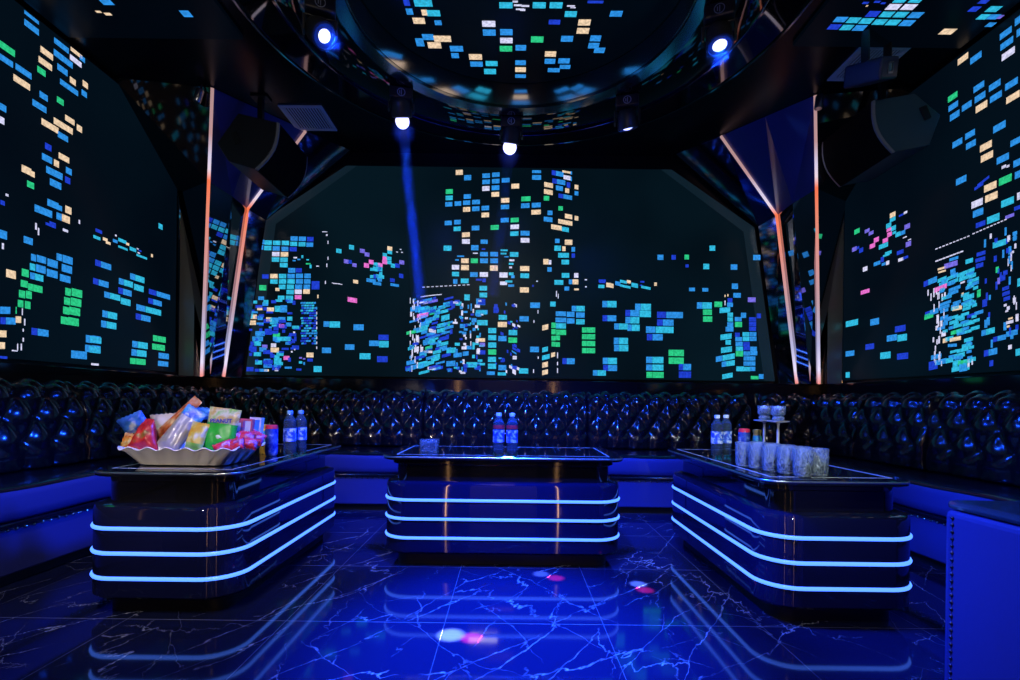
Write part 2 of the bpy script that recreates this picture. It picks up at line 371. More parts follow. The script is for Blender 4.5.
rects(420, 235, 8.5, [(390,55,66,40,'l'),(545,57,60,36,'b'),(234,112,66,44,'c'),(466,108,62,44,'b'),(544,163,66,38,'b'),(630,163,66,38,'b'),(382,219,64,40,'w'),(462,219,60,40,'g'),(544,219,66,40,'b'),(630,219,66,40,'b'),(302,274,62,40,'l'),(382,277,66,44,'w'),(628,281,66,46,'w'),(302,332,60,38,'c'),(458,336,64,40,'b'),(543,336,70,40,'l'),(380,390,66,40,'c'),(300,395,36,40,'b'),(538,452,64,40,'c'),(538,510,64,40,'c'),(520,570,70,50,'b'),(800,165,72,40,'c'),(710,340,70,44,'l'),(775,330,40,24,'c'),(790,355,30,24,'b'),(755,395,60,18,'c'),(775,430,50,20,'b'),(710,410,60,30,'l'),(780,215,44,16,'l'),(775,245,40,16,'c'),(770,275,24,16,'l'),(715,130,60,14,'c'),(710,158,50,14,'c'),(735,185,36,10,'b'),(400,530,46,50,'c'),(530,655,90,36,'b'),(645,600,30,24,'d'),(650,640,40,30,'d'),(110,560,80,24,'v',0.15),(540,120,30,12,'d'),(470,155,40,10,'l'),(345,180,60,12,'b'),(315,212,30,12,'b'),(500,380,50,16,'d'),(545,385,30,30,'d')] + [(30 + 38 * k, 443 - 2 * k, 22, 7, 'l', 0.06) for k in range(11)] + [(20 + 30 * k, 524 - 5 * k + k * k * 0.3, 30, 7, 'l', 0.12) for k in range(6)], BACK)
rects(420, 300, 8.5, [(520,15,70,50,'d'),(520,105,90,36,'c'),(645,85,40,50,'d'),(704,148,70,40,'c'),(700,208,76,44,'w'),(530,193,90,44,'c'),(790,277,72,44,'c'),(614,260,68,44,'c'),(614,320,68,44,'c'),(614,383,68,44,'c'),(614,442,68,44,'g'),(612,505,68,44,'c'),(612,563,68,44,'c'),(602,622,68,30,'b'),(700,328,70,44,'b'),(788,341,74,44,'g'),(700,575,66,44,'b'),(696,628,70,26,'c'),(680,495,26,14,'b'),(700,520,30,16,'d'),(515,340,76,30,'w'),(530,380,46,34,'v'),(530,445,50,36,'d'),(495,440,30,40,'l'),(510,515,40,20,'c'),(530,545,44,20,'c'),(440,550,90,44,'c'),(265,428,80,44,'c',0.08),(320,468,70,36,'b',0.1),(388,455,50,36,'b',0.1),(262,540,76,44,'b',0.08),(490,575,50,36,'d'),(260,597,28,30,'d'),(385,215,36,24,'d'),(388,250,32,20,'b'),(360,45,16,36,'l'),(358,110,16,44,'l'),(358,170,16,30,'d'),(378,300,20,24,'l'),(390,325,14,20,'l'),(380,375,24,20,'l'),(395,395,24,16,'l'),(370,525,18,40,'l'),(430,300,10,50,'l'),(432,370,8,40,'l'),(435,60,10,60,'b'),(455,190,20,40,'b'),(460,250,26,26,'b'),(455,390,20,60,'c'),(455,480,24,30,'c'),(810,420,50,20,'d',-0.6),(800,445,40,14,'b',-0.6),(805,490,34,30,'l'),(800,575,50,30,'d'),(800,610,30,40,'l',-0.5),(775,185,20,14,'c'),(812,46,24,24,'l',-0.5)], BACK)
rects(420, 300, 8.5, [(30,80,90,36,'c'),(110,72,60,30,'c'),(185,62,60,30,'c'),(225,40,56,40,'c'),(282,40,30,60,'d'),(190,100,100,26,'c'),(105,112,50,22,'g'),(30,130,80,34,'p'),(90,165,90,34,'b'),(215,150,70,46,'c'),(40,200,80,36,'b'),(30,240,70,44,'c'),(180,215,66,34,'c'),(178,258,66,34,'c'),(105,262,60,30,'l',-0.2),(245,205,18,44,'g'),(205,325,80,32,'d'),(85,330,80,26,'b'),(80,362,100,26,'c'),(190,375,100,28,'c'),(180,408,100,24,'b'),(75,405,60,26,'g'),(70,440,70,20,'l',0),(145,440,70,28,'c'),(140,475,60,26,'c'),(60,540,120,30,'c'),(130,505,60,26,'c'),(100,580,70,26,'l',0),(30,615,80,22,'c'),(15,560,40,40,'b'),(20,480,50,24,'d'),(50,20,40,24,'l'),(110,10,50,16,'v'),(15,420,24,40,'l'),(265,270,22,40,'d')], BACK, 0.26)
rects(510, 160, 8.5, [(226,99,76,24,'b'),(226,148,76,40,'b'),(135,330,78,40,'g',0.06),(130,388,72,40,'b',0.06),(223,383,76,40,'b',0.06),(222,443,80,40,'w',0.06),(310,325,46,40,'g'),(430,411,38,36,'g'),(340,449,42,38,'b'),(128,622,76,40,'b')], BACK)
rects(510, 160, 8.5, [(328,213,74,40,'w'),(326,272,74,40,'w'),(324,505,74,40,'b',-0.1),(498,480,62,38,'w'),(565,495,32,38,'w'),(470,530,120,38,'w'),(395,573,90,40,'w'),(470,590,60,38,'c'),(405,115,100,40,'b'),(415,185,110,40,'b'),(485,150,60,36,'l'),(480,102,70,18,'w'),(420,240,60,40,'b'),(486,260,34,38,'w'),(565,230,32,38,'w'),(565,283,32,36,'b'),(470,312,116,36,'b'),(520,110,14,26,'b'),(520,160,12,36,'b'),(497,212,30,46,'d')], BACK, -0.17)
rects(510, 235, 8.5, [(128,45,74,40,'l'),(402,50,38,36,'b'),(498,62,64,44,'w'),(405,112,56,44,'c'),(458,116,28,40,'w'),(538,122,30,40,'b'),(455,172,92,40,'c'),(538,175,28,36,'d'),(305,227,44,46,'w'),(340,232,22,38,'l'),(470,230,64,40,'c'),(336,293,36,38,'b'),(125,285,78,42,'w'),(125,346,74,40,'c'),(472,343,64,40,'c'),(563,343,36,40,'l'),(556,398,50,42,'w'),(515,398,30,40,'b'),(415,403,76,40,'c'),(483,455,40,34,'b'),(565,462,40,16,'w'),(122,467,76,44,'w'),(213,597,82,46,'b'),(365,587,46,42,'c'),(784,390,60,24,'d'),(776,437,50,28,'c'),(838,425,40,36,'w'),(645,380,20,10,'l'),(645,440,14,10,'l'),(395,500,8,50,'l'),(410,520,6,40,'l'),(230,393,14,10,'l'),(195,432,14,16,'d')], BACK)
rects(510, 300, 8.5, [(580,73,110,46,'c'),(432,117,86,40,'b'),(515,122,66,44,'b'),(598,128,72,44,'b'),(432,170,90,40,'b'),(515,178,66,44,'b'),(598,185,72,44,'c'),(370,215,36,46,'g'),(432,220,86,44,'c'),(370,270,36,44,'g'),(434,275,86,44,'g'),(370,325,36,40,'g'),(407,322,36,40,'g'),(370,375,34,40,'g'),(406,378,36,40,'g'),(668,255,112,44,'g'),(668,312,112,44,'g'),(668,370,112,44,'g'),(668,430,112,44,'g'),(120,160,78,44,'b'),(300,232,50,44,'w',0.25),(208,420,76,46,'b'),(298,420,48,40,'c',0.25),(305,485,64,40,'c',0.25),(366,465,34,38,'w',0.25),(298,550,48,44,'w',0.25),(298,614,48,40,'w',0.25),(498,520,104,50,'b'),(116,603,78,44,'c'),(760,620,110,46,'c'),(404,470,8,50,'l'),(404,540,8,30,'l'),(404,600,8,40,'l'),(204,182,8,24,'l'),(200,605,8,30,'l'),(238,100,8,30,'l'),(240,490,8,20,'l')], BACK)
rects(600, 230, 8.5, [(514,232,50,44,'b'),(626,232,36,40,'d'),(737,230,38,40,'g'),(740,305,26,26,'d'),(782,505,50,30,'b'),(472,460,22,28,'w'),(85,470,60,36,'w',-0.2),(152,455,44,34,'b',-0.2),(200,440,60,24,'c',-0.2),(245,440,34,26,'w',-0.2),(215,480,90,20,'c',-0.2),(295,470,56,36,'c',-0.2),(390,490,80,22,'c',-0.2),(360,440,34,14,'d'),(348,470,20,10,'d'),(20,440,50,22,'d'),(15,480,44,24,'c'),(80,630,120,54,'c'),(366,655,134,56,'c')], BACK)
rects(600, 300, 8.5, [(275,112,118,54,'b'),(385,118,96,54,'c'),(80,155,116,50,'b'),(275,172,118,54,'c'),(178,225,114,50,'c'),(285,236,104,54,'c'),(595,127,220,52,'b'),(555,192,140,52,'b'),(508,253,234,54,'c'),(466,316,134,54,'b'),(178,348,120,54,'c'),(180,408,120,54,'c'),(84,518,120,54,'c'),(86,578,118,50,'b'),(466,510,146,54,'c'),(466,574,146,50,'c'),(468,637,146,50,'g'),(648,450,130,54,'g'),(648,516,128,54,'g'),(722,570,104,54,'b'),(722,635,104,54,'d')], BACK)
rects(690, 230, 8.5, [(190,154,48,44,'c'),(138,310,50,46,'c'),(374,315,56,46,'b'),(568,234,62,44,'b'),(382,478,52,46,'b'),(130,508,50,30,'b'),(400,555,64,40,'b'),(525,593,66,40,'v'),(122,642,126,54,'c'),(240,632,66,46,'g'),(340,597,40,36,'d'),(340,635,50,36,'b'),(300,675,84,30,'b'),(298,620,8,40,'l'),(298,560,10,20,'w'),(322,555,10,20,'w')], BACK)
rects(690, 300, 8.5, [(148,104,76,46,'g'),(150,162,78,46,'g'),(296,86,88,44,'c',0.1),(342,125,46,36,'c'),(342,165,46,36,'c'),(342,210,50,40,'b'),(336,248,66,40,'b'),(306,312,94,46,'c',0.15),(325,360,46,40,'c'),(310,422,92,46,'c',0.15),(300,490,160,46,'c',0.2),(325,540,110,44,'c',0.15),(318,645,88,40,'c',0.2),(410,163,58,36,'b'),(412,208,60,44,'g'),(455,130,44,44,'b'),(532,165,60,36,'d'),(532,205,60,36,'d'),(532,245,60,36,'d'),(585,135,36,40,'d'),(403,296,40,36,'d'),(475,292,56,36,'c'),(535,290,58,36,'b'),(414,333,58,36,'b'),(476,331,56,36,'c'),(536,330,58,36,'b'),(418,374,60,36,'b'),(480,374,54,36,'d'),(420,414,60,36,'c'),(482,410,54,36,'d'),(540,415,56,36,'b'),(420,457,62,44,'g'),(482,455,54,36,'b'),(542,452,60,36,'b'),(480,497,48,36,'b'),(530,497,50,36,'b'),(480,540,50,36,'b'),(530,540,50,36,'b'),(425,585,64,40,'c'),(485,587,54,36,'c'),(532,585,46,36,'b'),(550,660,66,28,'g'),(605,650,40,40,'b')], BACK)

def filler(lst, x0, x1, y0, y1, n, w_, h_, cols, sk, seed):
    rg = random.Random(seed)
    for _ in range(n):
        lst.append((rg.uniform(x0, x1), rg.uniform(y0, y1), rg.choice(w_), rg.choice(h_), rg.choice(cols), sk))
filler(BACK, 250, 300, 300, 372, 70, (3, 5, 7), (2, 3, 4), 'ddbdcd', 0.0, 1)
filler(BACK, 410, 450, 298, 373, 80, (3, 6, 9), (2, 3), 'dbdbc', 0.26, 2)
filler(BACK, 410, 422, 296, 372, 30, (0.8, 1.2), (4, 6), 'l', 0.0, 3)
filler(BACK, 455, 482, 300, 373, 60, (1.5, 3, 5), (2, 3, 4), 'dbblc', 0.0, 4)
filler(BACK, 496, 520, 300, 373, 24, (1.5, 3), (2, 3), 'dbl', -0.4, 5)
filler(BACK, 372, 382, 262, 284, 14, (3, 4), (2, 3), 'bcd', 0.0, 6)
LEFT = []
rects(0, 0, 6.8, [(48,330,108,46,'g'),(215,185,100,42,'b'),(215,118,100,24,'b'),(40,410,98,42,'b'),(160,485,110,42,'b'),(148,560,114,44,'w'),(318,362,86,42,'w'),(308,432,92,42,'w'),(282,485,56,42,'g'),(418,310,100,38,'b'),(430,400,130,42,'b'),(425,475,70,42,'b'),(470,595,124,36,'b'),(495,552,40,40,'w'),(515,415,80,36,'l'),(520,360,80,26,'w'),(560,400,36,34,'b'),(580,575,36,40,'w'),(573,637,36,38,'b'),(297,655,56,42,'b')], LEFT)
rects(0, 90, 6.8, [(20,120,46,46,'b'),(10,205,40,46,'l'),(268,110,96,42,'b'),(410,75,46,40,'g'),(475,205,64,38,'w'),(430,245,130,42,'w'),(540,262,36,42,'w'),(340,245,116,42,'w'),(428,318,70,40,'b'),(328,388,44,42,'d'),(435,462,72,40,'w'),(320,466,70,44,'b'),(384,500,34,44,'w'),(370,565,112,46,'b'),(378,640,78,46,'b'),(468,552,40,42,'b'),(460,614,36,42,'d'),(180,545,66,48,'w'),(222,572,28,38,'w'),(208,645,48,42,'g')], LEFT)
rects(0, 180, 6.8, [(360,165,76,46,'b'),(295,212,120,48,'b'),(465,205,42,48,'w'),(402,248,36,46,'b'),(448,265,54,48,'w'),(410,192,24,34,'b'),(358,305,44,36,'d'),(325,300,30,18,'d'),(445,343,36,18,'l'),(18,370,60,56,'b'),(192,412,62,46,'b'),(228,528,34,46,'b'),(282,540,64,46,'b'),(358,568,70,50,'b'),(404,525,38,46,'b'),(460,543,68,50,'b'),(222,592,38,46,'c'),(278,606,66,50,'b'),(355,637,74,50,'b'),(455,605,70,50,'b'),(172,632,48,50,'g'),(250,660,90,44,'c'),(75,640,66,54,'w'),(245,315,12,46,'l'),(262,350,10,50,'l'),(540,285,10,26,'l'),(20,450,14,40,'l'),(48,102,20,16,'l'),(18,155,30,30,'d')], LEFT)
rects(0, 275, 6.8, [(443,25,72,46,'b'),(165,60,48,46,'g'),(240,90,98,46,'g'),(150,130,42,50,'g'),(196,135,40,50,'g'),(140,195,38,48,'g'),(188,204,38,50,'g'),(463,115,38,50,'g'),(523,123,72,52,'g'),(457,178,42,50,'g'),(517,186,72,52,'g'),(450,242,42,50,'g'),(508,248,74,52,'g'),(440,310,52,50,'g'),(500,318,72,52,'g'),(35,240,70,48,'b',0.15),(55,312,104,46,'b',0.12),(125,303,38,44,'w',0.1),(20,400,48,46,'w',0.1),(15,480,38,46,'w',0.1),(272,390,116,46,'b'),(605,435,42,50,'b'),(655,440,58,50,'b'),(605,500,52,48,'b'),(655,505,58,50,'b'),(505,540,42,52,'b'),(557,545,68,52,'b'),(20,560,60,46,'d'),(168,320,9,46,'l'),(158,375,8,20,'l'),(158,440,9,26,'l'),(145,490,9,46,'l'),(120,490,7,46,'l'),(100,515,40,8,'l'),(110,240,7,46,'g'),(152,250,7,46,'l')], LEFT)
rects(90, 220, 8.5, [(75,95,56,28,'d'),(58,150,60,26,'c'),(130,165,40,26,'w'),(155,195,40,22,'w'),(215,180,40,26,'b'),(275,178,70,28,'c'),(320,205,26,22,'w'),(280,238,80,18,'c'),(365,250,56,30,'c'),(440,312,90,18,'c'),(405,245,16,10,'l'),(425,262,24,12,'d'),(415,280,20,10,'l'),(527,303,16,26,'w'),(220,132,14,14,'l'),(112,382,136,50,'b'),(92,535,132,50,'b'),(402,495,122,50,'c'),(305,535,120,50,'c'),(415,578,82,50,'c'),(297,612,114,50,'b')], LEFT)
rects(90, 220, 8.5, [(590,632,180,42,'b',0.0),(600,55,34,44,'c',0.0)], LEFT)
rects(90, 290, 8.0, [(178,50,128,46,'c'),(285,95,78,50,'c'),(158,200,118,52,'c'),(150,280,122,52,'c'),(45,400,92,50,'c'),(40,478,88,52,'c'),(520,98,108,42,'b'),(470,160,198,46,'c'),(425,222,118,46,'b'),(400,440,124,50,'c'),(392,505,120,50,'c'),(383,572,124,46,'g'),(555,392,102,46,'g'),(548,458,102,46,'g'),(590,528,82,44,'b'),(585,590,82,40,'b'),(40,595,60,40,'l')], LEFT)
RIGHT = []
rects(840, 190, 7.56, [(128,312,40,36,'g'),(205,308,36,26,'v'),(235,325,36,26,'v'),(108,447,34,32,'v'),(160,455,30,34,'d'),(135,437,20,20,'d'),(245,422,40,34,'p'),(275,376,38,36,'p'),(343,380,40,32,'p'),(398,187,42,36,'w'),(398,222,42,30,'c'),(368,268,38,36,'c'),(370,300,34,24,'p'),(374,335,34,34,'p'),(404,288,36,36,'c'),(410,322,28,20,'c'),(438,335,38,34,'c'),(475,322,36,30,'b'),(508,275,42,36,'v'),(517,408,40,38,'v'),(345,415,36,34,'c'),(312,428,36,34,'c'),(365,475,50,24,'c'),(350,492,50,16,'c'),(320,525,24,40,'d'),(280,555,50,28,'b'),(360,550,24,30,'l'),(330,560,30,20,'b'),(455,470,50,30,'d'),(460,525,40,24,'l'),(495,510,40,20,'d'),(190,597,34,34,'l'),(495,170,26,18,'l'),(462,190,34,14,'d'),(490,357,30,8,'l'),(525,375,24,8,'l')], RIGHT)
rects(840, 290, 7.56, [(190,12,66,30,'p'),(90,250,92,44,'c'),(262,240,66,48,'b'),(455,292,80,46,'d'),(392,362,76,46,'b'),(470,360,72,50,'c'),(225,428,66,42,'d'),(75,480,66,40,'b'),(343,494,78,50,'c'),(473,500,84,46,'d'),(58,642,30,42,'c'),(660,200,40,38,'g',0.1)], RIGHT)
rects(920, 0, 6.8, [(292,400,70,42,'w'),(380,392,76,44,'b'),(583,225,80,44,'b'),(590,295,86,44,'b'),(600,365,88,46,'l'),(665,140,40,50,'b'),(672,220,30,50,'b'),(400,590,72,42,'b'),(508,580,78,44,'b'),(622,570,86,46,'b')], RIGHT)
rects(920, 90, 6.8, [(222,47,64,40,'g'),(226,110,64,40,'b'),(236,173,64,44,'b'),(318,108,66,42,'b'),(408,48,72,44,'b'),(418,113,78,46,'w'),(516,45,80,44,'b'),(632,48,90,46,'w'),(540,250,84,48,'b'),(340,302,66,42,'b'),(346,370,66,42,'b'),(254,360,66,42,'b'),(448,382,80,46,'w'),(455,452,82,46,'w'),(650,350,70,42,'b'),(563,466,82,46,'b'),(570,522,30,20,'l'),(598,518,20,16,'l'),(280,613,70,44,'b'),(580,610,86,50,'g'),(660,495,50,46,'b'),(665,575,40,48,'b'),(430,620,80,18,'d',0.3),(400,655,60,20,'d',0.2)], RIGHT)
rects(920, 180, 6.8, [(478,45,84,48,'w'),(485,115,84,48,'w'),(388,158,76,46,'l'),(395,222,70,46,'b'),(595,150,86,48,'c'),(498,262,84,48,'c'),(412,300,64,34,'d'),(670,110,20,50,'l'),(660,190,40,26,'d'),(610,245,60,22,'v'),(540,432,90,40,'c'),(415,500,60,26,'d'),(410,540,66,26,'d'),(405,580,50,30,'d'),(645,362,30,24,'b'),(645,395,28,24,'b'),(512,535,20,40,'d'),(525,610,20,40,'g'),(580,630,30,30,'d'),(600,400,12,40,'l'),(210,575,90,34,'v'),(150,600,60,14,'w'),(150,622,50,12,'w'),(335,550,50,30,'c'),(230,535,60,20,'b'),(620,520,10,60,'l'),(600,560,8,50,'l'),(620,600,8,40,'l'),(630,490,18,16,'l')] + [(112 + k * 24, 468 - k * 9.5, 16, 7, 'l') for k in range(10)] + [(365 + k * 24, 364 - k * 10.5, 17, 7, 'l') for k in range(10)] + [(115 + k * 24, 550 - k * 9, 22, 9, 'l') for k in range(8)], RIGHT)
rects(920, 275, 6.8, [(70,45,90,38,'b'),(150,30,60,26,'c'),(215,15,60,24,'c'),(280,-5,60,26,'c'),(340,-30,60,24,'c'),(160,55,60,22,'c'),(230,42,60,24,'c'),(295,25,60,22,'c'),(355,5,50,26,'c'),(140,88,84,32,'p'),(365,35,70,22,'c'),(360,62,80,24,'b'),(330,85,40,20,'b'),(235,92,80,24,'b'),(225,120,70,22,'b'),(180,150,70,24,'c'),(170,192,80,20,'b'),(165,218,70,24,'b'),(80,255,90,34,'b'),(60,285,60,22,'g'),(330,150,74,32,'c'),(330,195,74,32,'c'),(400,125,24,50,'g'),(252,225,66,28,'w',0),(400,255,60,24,'b'),(350,275,60,24,'d'),(265,292,50,30,'c'),(230,320,60,24,'c'),(240,350,90,22,'c'),(330,330,80,22,'c'),(380,310,50,22,'c'),(250,385,80,26,'g'),(320,385,60,20,'c'),(375,360,60,24,'c'),(240,435,76,26,'w',0.05),(330,440,60,24,'c'),(315,480,60,26,'c'),(220,478,60,20,'b',-0.05),(290,510,80,24,'c'),(230,520,50,18,'c'),(250,550,110,28,'c'),(110,555,70,30,'b'),(120,595,120,34,'b'),(90,630,60,26,'d'),(200,580,50,32,'c'),(290,597,64,32,'g',0),(245,640,60,30,'c'),(440,190,32,50,'d'),(463,385,90,38,'c'),(540,430,88,34,'b'),(625,395,78,36,'b'),(480,525,90,42,'b'),(485,600,26,40,'d'),(582,90,46,24,'d'),(585,125,50,26,'d'),(590,160,44,26,'d'),(580,205,20,16,'l'),(600,225,20,24,'l'),(590,245,20,12,'l'),(610,320,50,20,'l'),(600,350,20,14,'w'),(615,295,30,12,'w'),(535,40,18,44,'v'),(560,20,40,40,'d'),(640,170,8,60,'l'),(655,210,8,50,'l'),(660,290,20,50,'l'),(612,490,24,30,'l'),(665,525,30,46,'c'),(672,50,20,54,'c'),(55,120,8,40,'l'),(75,150,8,50,'l'),(95,120,10,60,'l'),(120,300,16,60,'l'),(145,330,14,40,'l'),(115,360,18,30,'l'),(130,440,12,50,'l'),(160,400,30,34,'l'),(170,445,30,30,'w'),(105,500,8,40,'l'),(330,600,14,60,'l'),(355,590,10,40,'l'),(290,50,30,12,'l'),(290,130,14,20,'w')], RIGHT, 0.12)

filler(RIGHT, 940, 976, 268, 370, 60, (5, 8), (3, 4), 'bccb', 0.1, 7)
filler(RIGHT, 933, 945, 290, 365, 22, (1, 1.5), (5, 7), 'l', 0.0, 8)
filler(RIGHT, 985, 1019, 230, 350, 30, (2, 3), (5, 8), 'dbbl', 0.0, 9)
DISC = []
rects(400, 0, 7.55, [(50,20,46,46,'d'),(175,25,136,50,'c'),(72,88,50,46,'b'),(185,95,44,44,'w'),(253,100,100,46,'c'),(143,157,90,46,'w'),(288,172,52,36,'b'),(212,280,86,44,'b'),(320,293,130,46,'w'),(427,368,98,42,'b'),(416,420,56,38,'b'),(570,430,98,42,'w'),(578,484,94,38,'b'),(692,480,90,38,'c'),(680,540,90,40,'c'),(670,180,100,46,'l'),(674,246,96,46,'b'),(800,40,100,46,'c'),(803,243,94,46,'b'),(803,306,94,42,'l'),(800,368,94,42,'g'),(912,361,80,42,'b'),(910,474,80,36,'b'),(910,526,80,36,'w'),(910,575,80,26,'b'),(260,342,100,46,'w'),(150,320,60,60,'b'),(890,40,60,14,'l'),(905,70,60,12,'l'),(870,12,40,14,'l')], DISC)
rects(520, 0, 7.55, [(145,40,98,46,'c'),(272,40,96,46,'c'),(383,107,90,44,'c'),(260,167,86,36,'d'),(486,170,92,46,'w'),(475,233,92,44,'w'),(726,104,92,44,'b'),(130,298,94,46,'g'),(355,293,90,44,'b'),(570,290,80,44,'b'),(556,345,80,42,'b'),(230,408,84,40,'w'),(226,463,80,38,'b'),(332,460,86,38,'b'),(255,530,90,30,'b'),(340,505,80,30,'b'),(600,380,80,40,'b'),(570,15,120,20,'d'),(385,45,60,10,'l'),(400,58,40,8,'l'),(40,45,60,14,'l'),(20,75,40,16,'l')], DISC)
CEILR = []
rects(920, 0, 6.8, [(500,62,80,40,'c'),(430,115,66,36,'c'),(500,115,66,34,'b'),(480,168,50,30,'b'),(370,62,60,36,'d'),(432,12,60,26,'d'),(188,215,90,40,'w'),(545,115,30,26,'v')], CEILR)
rects(820, 0, 6.8, [(140,133,80,36,'b'),(228,138,80,38,'c'),(315,143,80,38,'c'),(406,150,82,38,'c'),(497,153,82,38,'c'),(592,157,84,40,'b'),(97,183,76,36,'d'),(182,187,76,36,'c'),(270,190,78,38,'b'),(360,95,78,40,'d'),(455,98,82,38,'c'),(550,100,82,38,'c'),(650,103,84,40,'b'),(500,47,86,40,'l'),(605,48,88,40,'l'),(540,8,80,22,'c'),(645,8,80,22,'c'),(310,20,40,14,'d'),(320,40,14,10,'w'),(390,12,40,14,'d'),(430,22,30,12,'d')], CEILR)
CEILL = []
rects(0, 0, 3.4, [(363,8,38,18,'b'),(633,47,32,22,'b'),(745,8,28,18,'g'),(335,40,18,7,'w'),(367,48,22,9,'w')], CEILL)
rng = random.Random(3)

def pane(bm, o, ax, az, w_, h_, code, sk, split):
    """o centre, ax/az unit axes on the screen, shear sk"""
    def put(u0, u1, c):
        pts = []
        for uu, vv in ((u0, -h_ / 2), (u1, -h_ / 2), (u1, h_ / 2), (u0, h_ / 2)):
            pts.append(o + ax * uu + az * (vv + sk * uu))
        quad(bm, pts, SCI[c])
    if split:
        c0 = {'c': 'b', 'b': 'd', 'g': 'g', 'w': 'w'}.get(code, code)
        put(-w_ / 2, -w_ * 0.16, c0); put(-w_ * 0.145, w_ / 2, code)
    else:
        put(-w_ / 2, w_ / 2, code)

# back screen: chamfered polygon
bm = bmesh.new()
SY = 5.10
poly = [(-2.70, 1.155), (2.70, 1.155), (2.47, 2.72), (1.62, 3.30), (-1.70, 3.30), (-2.52, 2.74)]
prism(bm, poly, SY, WB - 0.002, 0)
edge = [(2.70, 1.155), (2.47, 2.72), (1.62, 3.30)]
for sg, eg in ((1, edge), (-1, [(2.70, 1.155), (2.52, 2.74), (1.70, 3.30)])):
    for (xa, za), (xb, zb) in zip(eg[:-1], eg[1:]):
        quad(bm, [(sg * xa, SY - 0.0008, za), (sg * xb, SY - 0.0008, zb), (sg * (xb - 0.11), SY - 0.0008, zb - 0.045 if zb < 3.2 else zb), (sg * (xa - 0.11), SY - 0.0008, za - (0.045 if za > 2 else 0))], len(SCREEN_MATS))
for (px, py, ww, hh, c, sk) in BACK:
    p = atY(px, py, SY - 0.002)
    if p.z < 1.18: continue
    pane(bm, p, Vector((1, 0, 0)), Vector((0, 0, 1)), ww * SY / F, min(hh * SY / F, (p.z - 1.158) * 2), c, sk, ww > 11.5)
bezel_m = mat('screen_border_sheen', (0.02, 0.025, 0.03), 0.2, spec=0.5, emit=(0.004, 0.013, 0.020), es=1.0)  # faint emission stands in for the border's reflected sheen
o = finish('led_screen', bm, SCREEN_MATS + [bezel_m], smooth='keep')
tag(o, 'wide LED wall screen behind the middle table showing lit city windows', 'screen')
# side screens
def side_screen(sgn, lst, y_end, label):
    bm = bmesh.new()
    X = sgn * 3.165
    box(bm, *(sorted((sgn * 3.199, X))), YF + 0.7, y_end, 1.155, 3.42, 0)
    XX = X - sgn * 0.002
    for (px, py, ww, hh, c, sk) in lst:
        p = atX(px, py, XX)
        a = atX(px - ww / 2, py, XX).y; b_ = atX(px + ww / 2, py, XX).y
        d = p.y
        L_ = abs(b_ - a); hm = hh * d / F
        yc = (a + b_) / 2
        if yc + L_ / 2 > y_end: L_ = 2 * max(0.01, y_end - yc - 0.005)
        if p.z + hm / 2 > 3.415: hm = 2 * max(0.008, 3.415 - p.z)
        if p.z - hm / 2 < 1.16: hm = 2 * max(0.008, p.z - 1.162)
        pane(bm, Vector((XX, yc, p.z)), Vector((0, -1 if sgn > 0 else 1, 0)), Vector((0, 0, 1)), L_, hm, c, sk * 1.0, ww > 12.5 and py > 250)
    for k in range(230):   # the part of the picture that lies beside and behind the camera
        yy = rng.uniform(YF + 0.8, 2.95); zz = 1.2 + 0.075 * rng.randint(0, 28)
        n = rng.choice((1, 1, 2)); cc = rng.choice('bbbccbgwwd')
        for j in range(n):
            pane(bm, Vector((XX, yy + 0.12 * j, zz)), Vector((0, 1, 0)), Vector((0, 0, 1)), 0.105, 0.06, cc, 0, False)
    o = finish('led_screen', bm, [scr_bg_side] + SCREEN_MATS[1:], smooth='keep')
    tag(o, label, 'screen')
side_screen(-1, LEFT, 4.72, 'LED wall screen on the left wall showing lit city windows')
side_screen(1, RIGHT, 4.76, 'LED wall screen on the right wall with dense lit office towers')
def ceil_screen(x0, x1, y0, y1, lst, label, extra):
    bm = bmesh.new(); z = CZ - 0.03
    box(bm, x0, x1, y0, y1, z, CZ - 0.0005, 0)
    for (px, py, ww, hh, c, sk) in lst:
        p = atZ(px, py, z - 0.002); a = atZ(px, py - hh / 2, z).y; b_ = atZ(px, py + hh / 2, z).y
        if not (x0 < p.x < x1 and y0 < p.y < y1): continue
        pane(bm, Vector((p.x, p.y, z - 0.002)), Vector((1, 0, 0)), Vector((0, 1, 0)), ww * p.y / F, abs(a - b_), c, 0, False)
    for k in range(extra):
        cc = rng.choice('bbbccgwd')
        pane(bm, Vector((rng.uniform(x0 + 0.1, x1 - 0.1), rng.uniform(y0 + 0.1, min(y1, 2.95)), z - 0.002)), Vector((1, 0, 0)), Vector((0, 1, 0)), 0.1, 0.06, cc, 0, False)
    o = finish('ceiling_screen', bm, [scr_bg_top] + SCREEN_MATS[1:], smooth='keep')
    tag(o, label, 'screen')
ceil_screen(1.95, 3.12, 0.3, 3.50, CEILR, 'ceiling LED panel at right with a block of bright blue windows', 26)
ceil_screen(-3.12, -1.90, 0.3, 3.50, CEILL, 'mostly dark ceiling LED panel at left with a few lit windows', 26)

